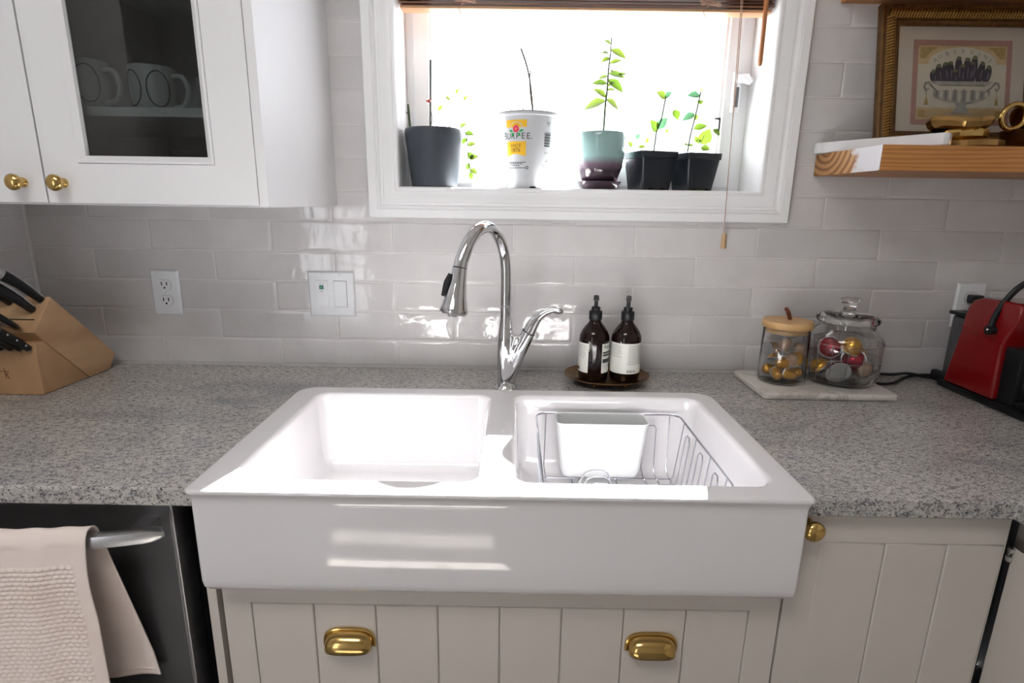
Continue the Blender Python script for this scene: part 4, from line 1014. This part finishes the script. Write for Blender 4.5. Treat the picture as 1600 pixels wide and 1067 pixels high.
for s in (-1, 1):
    hm = MB(); hm.tube([PP(cu + s * a, b, d0 + .0028) for a, b in ((.055, vb - .022), (.066, vb - .012), (.074, vb - .002), (.081, vb - .004), (.0835, vb - .014), (.078, vb - .020), (.074, vb - .016))], .0019, 5, flat=.15, up=tuple(UX)); hm.build('print_shape', 'art_grey2', mb_)
    part(rct(cu + s * .078 - .0006, cu + s * .078 + .0006, vb - .040, vb - .020), 'art_ochre', 9)
    part([(cu + s * .078 - .0015, vb - .036), (cu + s * .078 - .0045, vb - .052), (cu + s * .078 + .0045, vb - .052), (cu + s * .078 + .0015, vb - .036)], 'art_ochre', 9)
wd = 'AUBERGINE'; tm = MB()
for i, ch in enumerate(wd):
    a = pi * (.86 - .72 * i / (len(wd) - 1)); ctr = (cu + (.067) * math.cos(a), iv1 - .047 + .034 * math.sin(a)); ro = (a - pi / 2) * .55
    vs, fs = text_mesh(ch, .0125)
    tm.add([PP(ctr[0] + x * math.cos(ro) - y * math.sin(ro), ctr[1] + x * math.sin(ro) + y * math.cos(ro), d0 + E_ * 6) for x, y in vs], fs)
tm.build('printed_word', 'art_grey2', mb_, smooth=0, recalc=False)
m = MB(); m.obox(PP(FW / 2, FH / 2, .0095), UX, UV, UN, FW / 2 - .043, FH / 2 - .043, .0006); m.build('picture_glass', 'glass', pf)

# ------------------------------------------------------------------ blind
bl = thing('wooden_blind', 'raised brown wooden blind bunched at the top of the window', 'blind', (.455, .035, .86))
m = MB(); m.box(.024, .884, .014, .054, .8585, .8655); m.build('bottom_rail', 'rail_wood', bl, bevel=.003)
for k in range(7):
    z = .8685 + k * .0072; MB().box(.021 - .0015 * (k % 2), .887, .010 + .002 * (k % 3), .058, z, z + .0030).build('slat', 'cherry', bl, bevel=.001, seg=1)
for k in range(6):                                  # the part that still hangs open on its ladder cords
    MB().obox((.454, .034, .950 + k * .040), (1, 0, 0), (0, 1, .55), (0, -.55, 1), .433, .024, .0015).build('slat', 'cherry', bl, bevel=.001, seg=1)
m = MB(); m.box(.019, .887, .012, .056, 1.185, 1.218); m.build('head_rail', 'cherry', bl, bevel=.002)
m = MB()
for x in (.175, .735):
    for y in (.0085, .0595): m.tube([(x, y, .918), (x, y, 1.19)], .0008, 5)
m.build('ladder_cord', 'rope', bl)
for x in (.175, .735):
    m = MB()
    for q in range(3):
        m.tube(spline([(x + .03 * math.sin(k * 1.9 + q) * (1 - k * .05), .006 - .003 * q, .8745 + .008 * math.cos(k * 2.3 + q * 1.7)) for k in range(7)], 5), .0009, 5)
    m.tube(spline([(x, .005, .868), (x - .012, .004, .858), (x - .008, .004, .846), (x - .002, .005, .838)], 5), .0008, 5)
    m.build('knotted_ladder_cord', 'rope', bl)
m = MB(); m.tube([(.7850, -.006, 1.19), (.7905, -.030, .985), (.7985, -.040, .62), (.8030, -.045, .3600)], .0010, 6); m.tube([(.7890, -.006, 1.19), (.7940, -.030, .985), (.7990, -.0405, .70), (.7985, -.040, .62)], .0010, 6); cd_ = m.build('pull_cord', 'rope', bl)
m = MB(); m.tube([(.8050, -.045, .3610), (.8050, -.045, .358), (.8052, -.045, .326), (.8052, -.045, .3245)], [.0050, .0065, .0072, .0060], 4); m.build('tassel', 'tassel_wood', cd_, smooth=20)
m = MB(); m.tube([(.8600, .004, 1.19), (.8607, -.002, .985), (.8622, -.002, .75), (.8622, -.002, .7425)], [.0050, .0050, .0056, .0035], 8); m.build('tilt_wand', 'wand_wood', bl)

# ------------------------------------------------------------------ plants on the sill
SILL = OZ0 + .0006
def leaf(parent, p, d, L, Wd, mt, up=(0, -.6, .8)):
    p = Vector(p); d = Vector(d).normalized(); u = Vector(up); s = d.cross(u).normalized(); n = s.cross(d).normalized()
    prof = [(0, .06), (.15, .55), (.38, 1.0), (.65, .82), (.87, .40), (1, .02)]; vs = []; fs = []
    for t, w in prof:
        c = p + d * L * t - n * (L * .22 * t * t)
        vs += [c - s * Wd * w * .5 + n * Wd * .14 * w, c, c + s * Wd * w * .5 + n * Wd * .14 * w]
    for k in range(len(prof) - 1):
        a = k * 3; fs += [(a, a + 1, a + 4, a + 3), (a + 1, a + 2, a + 5, a + 4)]
    m = MB(); m.add(vs, fs); return m.build('leaf', mt, parent, smooth=180)
# charcoal pot with trailing plant
px, py = .0940, .0460
p1 = thing('potted_plant', 'charcoal grey pot with trailing plant and a black stake', 'plant', (px, py, SILL))
m = MB(); m.lathe([(.001, 0), (.054, 0), (.0565, .002), (.0600, .03), (.0675, .090), (.0712, .122), (.0715, .132), (.0690, .1375), (.0645, .1375), (.062, .13), (.060, .12)], (px, py, SILL), 48, cap1=False); m.build('pot', 'charcoal', p1)
m = MB(); m.lathe([(.0615, .122), (.03, .1245), (.001, .126)], (px, py, SILL), 24, cap0=False); m.build('soil', 'soil', p1)
m = MB(); m.tube([(.0845, py, SILL + .11), (.0890, py, .7560)], .0021, 6); m.build('stake', 'black', p1)
m = MB(); m.ball((.0842, py - .004, .6635), .0042, 12, 8); m.ball((.0800, py - .004, .6642), .0030, 10, 6); m.build('stake_clip', 'terra', p1)
m = MB(); m.tube(spline([(.0385, py, SILL + .12), (.0355, py, .605), (.0330, py, .640), (.0320, py, .656)], 4), lerpr([.0028, .0030, .0030, .0024], 4), 8); m.build('stem', 'stem_green', p1)
leaf(p1, (.0338, py, .632), (-.6, -.2, .5), .010, .006, 'leaf')
m = MB(); tp = spline([(.120, py - .02, SILL + .128), (.145, py - .03, .607), (.170, py - .02, .596), (.178, py - .015, .57), (.180, py - .012, .53), (.186, py - .01, .498)], 5); m.tube(tp, .0012, 5); m.build('trailing_stem', 'stem_green', p1)
for (x, z, dx, dz, L, mt) in [(.160, .604, .6, .3, .016, 'leaf2'), (.172, .590, .9, -.1, .020, 'leaf'), (.176, .578, -.5, -.6, .016, 'leaf'), (.178, .562, .9, .2, .018, 'leaf2'), (.179, .545, .6, -.7, .020, 'leaf'), (.181, .530, .9, .3, .022, 'leaf2'), (.182, .518, -.3, -.8, .014, 'leaf'), (.185, .505, .8, -.4, .018, 'leaf2'), (.186, .498, .1, -.9, .016, 'leaf'),
                          (.108, .640, .5, .7, .014, 'leaf2'), (.150, .680, .4, .5, .012, 'leaf2'), (.170, .665, .5, .6, .012, 'leaf2'), (.135, .665, -.5, .5, .011, 'leaf2')]:
    leaf(p1, (x, py - .012, z), (dx, -.35, dz), L * 1.15, L * .8, mt, (0, -.85, .5))
m = MB(); m.tube(spline([(.100, py, SILL + .125), (.108, py - .004, .63), (.130, py - .01, .662), (.155, py - .012, .682), (.172, py - .012, .668)], 5), .0009, 5); m.tube(spline([(.0850, py, .600), (.0905, py - .004, .625), (.0845, py - .002, .655)], 4), .0009, 5); m.build('twining_stem', 'stem_green', p1)
# white printed nursery bucket
bx_, by_ = .3264, .0460
p2 = thing('nursery_bucket', 'white printed seed pot with bare twigs in the window', 'plant pot', (bx_, by_, SILL))
BH = .1735; rb0, rb1 = .0450, .0690
m = MB(); m.lathe([(.001, .004), (.043, .004), (.0435, 0), (rb0, .0005), (rb1, BH - .008), (.0725, BH - .006), (.0730, BH - .001), (.0720, BH), (.0685, BH - .002), (.066, BH - .02)], (bx_, by_, SILL), 64, cap1=False); bk = m.build('bucket', 'bucket_white', p2)
m = MB(); m.lathe([(.0705, BH - .0005), (.0735, BH + .0002), (.0735, BH + .0014), (.0705, BH + .0008)], (bx_, by_, SILL), 48, cap0=False, cap1=False); m.build('rim_line', 'charcoal', bk)
m = MB(); m.lathe([(.0662, BH - .02), (.03, BH - .017), (.001, BH - .016)], (bx_, by_, SILL), 24, cap0=False); m.build('soil', 'soil', p2)
def onpot(u, v, d=.0004):
    """u: metres around from the front, v: metres above the sill"""
    r = rb0 + (rb1 - rb0) * v / (BH - .008); a = -pi / 2 + u / r
    return (bx_ + (r + d) * math.cos(a), by_ + (r + d) * math.sin(a), SILL + v)
def decal(poly, mt, d=.0004, n=1):
    m = MB(); m.add([onpot(u, v, d) for u, v in poly], [tuple(range(len(poly)))]); return m.build('printed_mark', mt, bk, smooth=0, recalc=False)
def dstrip(u0, u1, v0, v1, mt, d=.0004, n=8):
    m = MB(); vs = []
    for k in range(n + 1):
        u = u0 + (u1 - u0) * k / n; vs += [onpot(u, v0, d), onpot(u, v1, d)]
    m.add(vs, [(2 * k, 2 * k + 2, 2 * k + 3, 2 * k + 1) for k in range(n)]); return m.build('printed_mark', mt, bk, smooth=0, recalc=False)
def dtext(s, size, u, v, mt, d=.0008, name='printed_text', sp=1.0, sx=1.0):
    vs, fs = text_mesh(s, size, 'CENTER', sp); m = MB(); m.add([onpot(u + a * sx, v + b, d) for a, b in vs], fs); return m.build(name, mt, bk, smooth=0, recalc=False)
D1 = .0633 * pi / 180
UC = -27 * D1
dstrip(-53.5 * D1, -3 * D1, .1385, .1550, 'print_yellow', n=12)
m = MB(); m.add([onpot(UC + .0165 * math.cos(a), .1383 + .0125 * math.sin(a), .0007) for a in [pi * k / 16 for k in range(17)]], [tuple(range(17))]); m.build('printed_mark', 'bucket_white', bk, smooth=0, recalc=False)
n_ = 12; vs = []; fs = []
for k in range(n_ + 1):
    u = (-53 + 49 * k / n_) * D1; vs += [onpot(u, .0735 + .0060 * (1 - abs(2 * k / n_ - 1)), .0004), onpot(u, .1070, .0004)]
m = MB(); m.add(vs, [(2 * k, 2 * k + 2, 2 * k + 3, 2 * k + 1) for k in range(n_)]); m.build('printed_mark', 'print_yellow', bk, smooth=0, recalc=False)
dtext('B', .0235, -58 * D1, .1195, 'print_black', .0010)
for ch, a in (('U', -45.5), ('R', -34), ('P', -22.5), ('E', -10.5), ('E', .5), ('.', 8)): dtext(ch, .0190, a * D1, .1185 if ch != '.' else .1185, 'print_black', .0010)
decal([(UC + .0080 * math.cos(2 * pi * k / 20) * (1 + .06 * math.sin(5 * k)), .1350 + .0080 * math.sin(2 * pi * k / 20)) for k in range(20)], 'print_pink', .0014)
decal([(UC + .0018 * math.cos(2 * pi * k / 8), .1350 + .0024 * math.sin(2 * pi * k / 8)) for k in range(8)], 'print_yellow', .0017)
for s_ in (-1, 1):
    decal([(UC + s_ * .007, .1290), (UC + s_ * .012, .1335), (UC + s_ * .0200, .1325), (UC + s_ * .014, .1275)][::s_], 'print_green', .0012); decal([(UC + s_ * .004, .1275), (UC + s_ * .0105, .1250), (UC + s_ * .0125, .1175), (UC + s_ * .007, .1205)][::s_], 'print_green', .0012)
dtext('SINCE', .0098, -28 * D1, .0975, 'print_black', sp=1.1); dtext('1876', .0130, -28 * D1, .0873, 'print_black')
for v, w in ((.0597, .0255), (.0563, .018), (.0520, .010), (.0470, .024)):
    u = UC - w
    while u < UC + w - .002:
        L_ = random.uniform(.002, .006); dstrip(u, min(u + L_, UC + w), v - .0009, v + .0009, 'print_black', n=2); u += L_ + .0009
m = MB(); m.tube([onpot(-1 * D1 + .0030 * math.cos(2 * pi * k / 12), .0475 + .0030 * math.sin(2 * pi * k / 12), .0006) for k in range(12)], .0008, 4, closed=True); m.build('printed_mark', 'print_black', bk)
BU = 50 * D1
for k in range(16):
    v = .1290 - k * .0021 - (.0005 if k % 3 else 0); dstrip(BU - .0125, BU + .0125, v - (.0004 + .0004 * (k % 3)), v + .0004, 'print_black', n=4)
for v, w in ((.1525, .009), (.1490, .006), (.1445, .002), (.0845, .011), (.0815, .011), (.0670, .004), (.0635, .006), (.0550, .018), (.0510, .016), (.0470, .016), (.0425, .009)): dstrip(BU - w, BU + w, v - .0007, v + .0007, 'print_grey' if w > .006 else 'print_black', n=4)
decal([(.0045, .0002), (.0235, .0002), (.0195, .0040), (.0085, .0040)], 'black_matte', .0010)
for pts, r in (([(.3415, by_, SILL + .155), (.3310, by_ - .005, .70), (.3205, by_ - .008, .745), (.3060, by_ - .01, .782)], .0021), ([(.3420, by_, SILL + .155), (.3300, by_ - .001, .69), (.3290, by_ - .004, .735)], .0015), ([(.3140, by_, SILL + .155), (.3130, by_, .657)], .0010), ([(.3180, by_, SILL + .155), (.3140, by_ - .001, .652)], .0008), ([(.3490, by_, SILL + .155), (.3440, by_, .662)], .0009)):
    m = MB(); m.tube(spline(pts, 4), r, 5); m.build('twig', 'stem_brown', p2)
# mint glazed pot with a seedling
gx_, gy_ = .5112, .0620
p3 = thing('potted_plant', 'mint green glazed pot shading to plum with a tall leafy seedling', 'plant', (gx_, gy_, SILL))
m = MB(); m.lathe([(.001, .020), (.040, .020), (.0455, .024), (.0555, .055), (.0600, .090), (.0612, .118), (.0615, .1345), (.0605, .1360), (.0585, .1345), (.0575, .12)], (gx_, gy_, SILL), 48, cap1=False); m.build('pot', 'glaze', p3)
m = MB(); m.lathe([(.001, .0), (.043, .0), (.0475, .004), (.0545, .017), (.0555, .0195), (.0535, .0195), (.046, .012), (.044, .0195), (.001, .0195)], (gx_, gy_, SILL), 48); m.build('saucer', 'plum', p3)
m = MB(); m.lathe([(.0575, .121), (.03, .123), (.001, .124)], (gx_, gy_, SILL), 24, cap0=False); m.build('soil', 'soil', p3)
def PX(x, z, f=(1.4868 / 1.4898)): return (.2992 + (x - .2992) * f, .4239 + (z - .4239) * f)
m = MB(); sp3 = spline([(.515, gy_, SILL + .12), (.5165, gy_, .620), (.5172, gy_, .66), (.5200, gy_, .70), (.5205, gy_, .74), (.5235, gy_, .78), (.5245, gy_, .818)], 5); m.tube(sp3, lerpr([.0028, .0026, .0025, .0023, .0020, .0017, .0013], 5), 7); m.build('stem', 'stem_green', p3)
for (x, z, dx, dy, dz, L, mt) in [(.5240, .800, -.7, -.3, .4, .014, 'leaf'), (.5230, .788, .9, -.2, -.35, .030, 'leaf2'), (.5235, .776, -.5, -.5, .1, .020, 'leaf'), (.5235, .770, -.8, -.4, -.3, .018, 'leaf2'), (.5225, .757, .8, -.3, .3, .020, 'leaf2'), (.5215, .742, .5, -.6, -.2, .012, 'leaf2'), (.5210, .735, .9, -.2, -.1, .028, 'leaf'), (.5205, .728, -.6, .2, .0, .018, 'leaf2'),
                             (.5200, .712, -.95, -.2, .1, .026, 'leaf'), (.5200, .722, .7, -.4, -.5, .034, 'leaf'), (.5195, .705, .6, -.6, .5, .014, 'leaf2'), (.5195, .698, .9, -.3, .05, .014, 'leaf2'), (.5185, .680, -.7, -.3, .5, .026, 'leaf2'), (.5180, .672, -.9, .3, -.15, .040, 'leaf2'), (.5180, .676, .8, .2, -.35, .030, 'leaf2'), (.5450, .732, .8, -.1, .2, .014, 'leaf')]:
    leaf(p3, (x, gy_, z), (dx, dy, dz), L * 1.45, L * .80, mt, (0, -.8, .6))
# two square black nursery pots
def square_pot(cx, cy, wt, wb_, h, rot, label):
    t = thing('potted_plant', label, 'plant', (cx, cy, SILL), 'square black nursery pots on the sill')
    def sq(w, z, r=.006):
        return [(cx + x * math.cos(rot) - y * math.sin(rot), cy + x * math.sin(rot) + y * math.cos(rot), SILL + z) for x, y in rrect(-w / 2, w / 2, -w / 2, w / 2, r, 3)]
    m = MB(); m.rings([sq(wb_, 0), sq(wt * .93, h - .0165), sq(wt * .935, h - .0160), sq(wt * .985, h - .0155), sq(wt, h - .001), sq(wt - .002, h), sq(wt - .006, h - .001), sq(wt - .012, h - .014)], True, False); po = m.build('pot', 'pot_black', t, smooth=30)
    m = MB(); m.rings([sq(wt - .012, h - .012), sq(.01, h - .010, .002)], False, True); m.build('soil', 'soil', t)
    for u in (-.2, .22):
        c = Vector((cx, cy, SILL)); o_ = Vector((u * wb_ * math.cos(rot) + wb_ / 2 * math.sin(rot), u * wb_ * math.sin(rot) - wb_ / 2 * math.cos(rot), .0025)); m = MB(); m.obox(c + o_, (math.cos(rot), math.sin(rot), 0), (-math.sin(rot), math.cos(rot), 0), (0, 0, 1), .006, .0012, .0023); m.build('drain_slot', 'black_matte', po)
    return t
q1 = square_pot(.6370, .062, .103, .078, .0925, .30, 'square black pot with thin seedlings next to the mint pot')
q2 = square_pot(.7480, .062, .098, .072, .0895, .30, 'square black pot with fuller seedling, rightmost on the sill')
def sprout(t, pts, leaves, mt='stem_green', r=.0019):
    m = MB(); m.tube(spline(pts, 4), r, 6); m.build('stem', mt, t)
    for (p, d, L, W_, mm) in leaves: leaf(t, p, d, L * 1.15, W_ * 1.35, mm, (0, -.85, .5))
y_ = .062
sprout(q1, [(.6440, y_, SILL + .08), (.6470, y_, .585), (.6490, y_, .605), (.6580, y_, .632), (.6620, y_, .660), (.6650, y_, .685)],
       [((.6490, y_, .602), (-.5, -.5, .8), .030, .020, 'leaf'), ((.6500, y_, .608), (.6, -.3, .9), .030, .018, 'leaf3'), ((.6640, y_, .680), (-.7, -.4, .5), .024, .018, 'leaf2'), ((.6640, y_, .682), (.3, -.6, .4), .018, .014, 'leaf3')])
sprout(q1, [(.6800, y_ + .01, SILL + .08), (.6850, y_, .61), (.6880, y_, .655)], [((.6880, y_, .655), (.35, -.5, -.9), .024, .016, 'leaf'), ((.6700, y_, .60), (.4, -.4, .5), .010, .006, 'leaf2')], r=.0006)
sprout(q1, [(.6080, y_, SILL + .08), (.6040, y_, .570), (.5960, y_, .578)], [((.5990, y_, .585), (.4, -.4, .8), .012, .010, 'leaf3'), ((.5900, y_, .566), (-.6, -.4, .7), .014, .010, 'leaf2'), ((.6050, y_, .565), (.9, -.3, .2), .016, .008, 'leaf2'), ((.6250, y_, .575), (.2, -.3, .9), .012, .007, 'leaf2')], r=.0008)
sprout(q2, [(.7290, y_, SILL + .08), (.7330, y_, .59), (.7390, y_, .625), (.7450, y_, .66), (.7500, y_, .697)],
       [((.7490, y_, .688), (-.9, -.3, .05), .028, .016, 'leaf3'), ((.7480, y_, .677), (.2, -.6, -.6), .012, .012, 'leaf'), ((.7400, y_, .646), (-.9, -.3, -.4), .030, .015, 'leaf3'), ((.7405, y_, .632), (.3, -.6, .7), .012, .009, 'leaf'), ((.7395, y_, .610), (.95, -.2, .35), .030, .015, 'leaf'), ((.7300, y_, .572), (-.8, -.5, .2), .012, .006, 'leaf'), ((.7300, y_, .572), (.8, -.5, .0), .012, .006, 'leaf'), ((.7500, y_, .697), (.3, -.4, .9), .008, .004, 'leaf2')])
sprout(q2, [(.7560, y_, SILL + .08), (.7620, y_, .580), (.7680, y_, .60)], [((.7640, y_, .574), (.3, -.4, .9), .034, .026, 'leaf'), ((.7620, y_, .566), (.9, -.5, -.1), .020, .016, 'leaf'), ((.7500, y_, .580), (-.3, -.5, .8), .013, .012, 'leaf'), ((.7500, y_, .578), (.7, -.4, .5), .011, .010, 'leaf2'), ((.7880, y_, .610), (.8, -.3, -.5), .020, .012, 'leaf')], r=.0008)
m = MB()
for k in range(14): m.ball((.722 + .045 * random.random(), .012 + .012 * random.random(), SILL + .0012), .0022, 6, 4)
ob_ = m.build('leaf_crumbs', 'leaf'); ob_['kind'] = 'stuff'; tag(ob_, 'scattered green leaf crumbs on the sill before the rightmost pot', 'leaf crumbs')
m = MB(); m.lathe([(.042, 0), (.046, .004), (.047, .013), (.0445, .013), (.043, .004), (.001, .003)], (.2320, .075, SILL), 32, 1, .7); tag(m.build('small_tray', 'plastic_white'), 'small white plastic tray on the sill left of the white bucket', 'tray')

# ------------------------------------------------------------------ dish rack and caddy in the right bowl
dk = thing('dish_rack', 'chrome wire dish rack standing in the right sink bowl', 'dish rack', (.50, -.45, -.15))
RZ, RB = -.0164, -.1465
x0, x1, y0, y1 = .3505, .6600, -.612, -.2815
m = MB()
def wire(pts, r=.0014): MB().tube(pts, r, 6).build('wire', 'wire', dk)
topr = [(a, b, RZ) for a, b in rrect(x0, x1, y0, y1, .022, 5)]
m.tube(topr, .0021, 8, closed=True)
m.build('top_rim', 'wire', dk); m = MB()
for i, y in enumerate((-.325, -.352, -.379, -.406, -.433, -.460, -.487, -.514, -.541, -.568)):
    # cross wires with a hump for plates and rising up the right side
    def L(u): return (x0 + (x1 - x0) * u, y)
    pts = [(x0 + .012, y, RB), (.428, y, RB), (.438, y, RB), (.455, y, RB + .026), (.466, y, RB + .031), (.489, y, RB + .031), (.499, y, RB + .026), (.512, y, RB), (.522, y, RB), (x1 - .020, y, RB), (x1 - .014, y, RB + .006)]
    if i % 3 == 0: pts += [(x1 - .0005, y, RZ)]
    elif i % 3 == 1: pts += [(x1 - .004, y, RZ - .022), (x1 - .0025, y - .006, RZ - .015), (x1 - .0025, y - .019, RZ - .015), (x1 - .004, y - .025, RZ - .022)]
    else: pts += [(x1 - .004, y, RZ - .022)]
    wire(pts)
for x in (.372, .585, .612, .640):
    pts = [(x, y0 + .012, RB - .002), (x, y1 - .022, RB - .002), (x - .002, y1 - .012, RB + .012)]
    if x == .612: pts += [(x, y1 - .004, RZ - .030), (x - .004, y1 - .003, RZ - .024), (x - .016, y1 - .003, RZ - .024)]
    elif x == .585: pts += [(x, y1 - .006, RZ - .05)]
    else: pts += [(x, y1 - .001, RZ)]
    wire(pts)
for x in (.428, .522): wire([(x, -.325, RB - .002), (x, -.568, RB - .002)])
for (a, b) in ((x0, -.34), (x0, -.42), (x0, -.50), (x0, -.57)): wire([(a, b, RZ), (a + .006, b, RB + .01), (a + .013, b, RB)], .0013)
for x, y in ((.372, -.33), (.640, -.33), (.372, -.57), (.640, -.57)): wire([(x, y, RB), (x, y, -.1548)], .002)
cdy = thing('utensil_caddy', 'white plastic caddy hooked inside the back of the dish rack', 'caddy', (.485, -.31, -.13))
m = MB()
def rb_(w0, w1, h0, h1, z, r): return [(a, b, z) for a, b in rrect(w0, w1, h0, h1, r, 5)]
m.rings([rb_(.408, .568, -.332, -.292, -.140, .014), rb_(.403, .573, -.340, -.2885, -.125, .016), rb_(.392, .580, -.350, -.2855, -.020, .016), rb_(.389, .583, -.352, -.2850, -.0135, .016), rb_(.389, .583, -.352, -.2850, -.0120, .016), rb_(.393, .579, -.349, -.2870, -.0135, .014), rb_(.405, .570, -.338, -.2900, -.120, .012)], True, True)
m.build('box', 'plastic_frost', cdy, smooth=50)
# housing for the added fill lamp, out of view
m = MB(); m.box(-.67, .27, -2.02, -1.48, 1.603, 1.6195); cl = m.build('fill_lamp_housing', 'plastic_white', bevel=.004); tag(cl, 'flat white housing of an added fill lamp on the unseen ceiling', 'ceiling light')
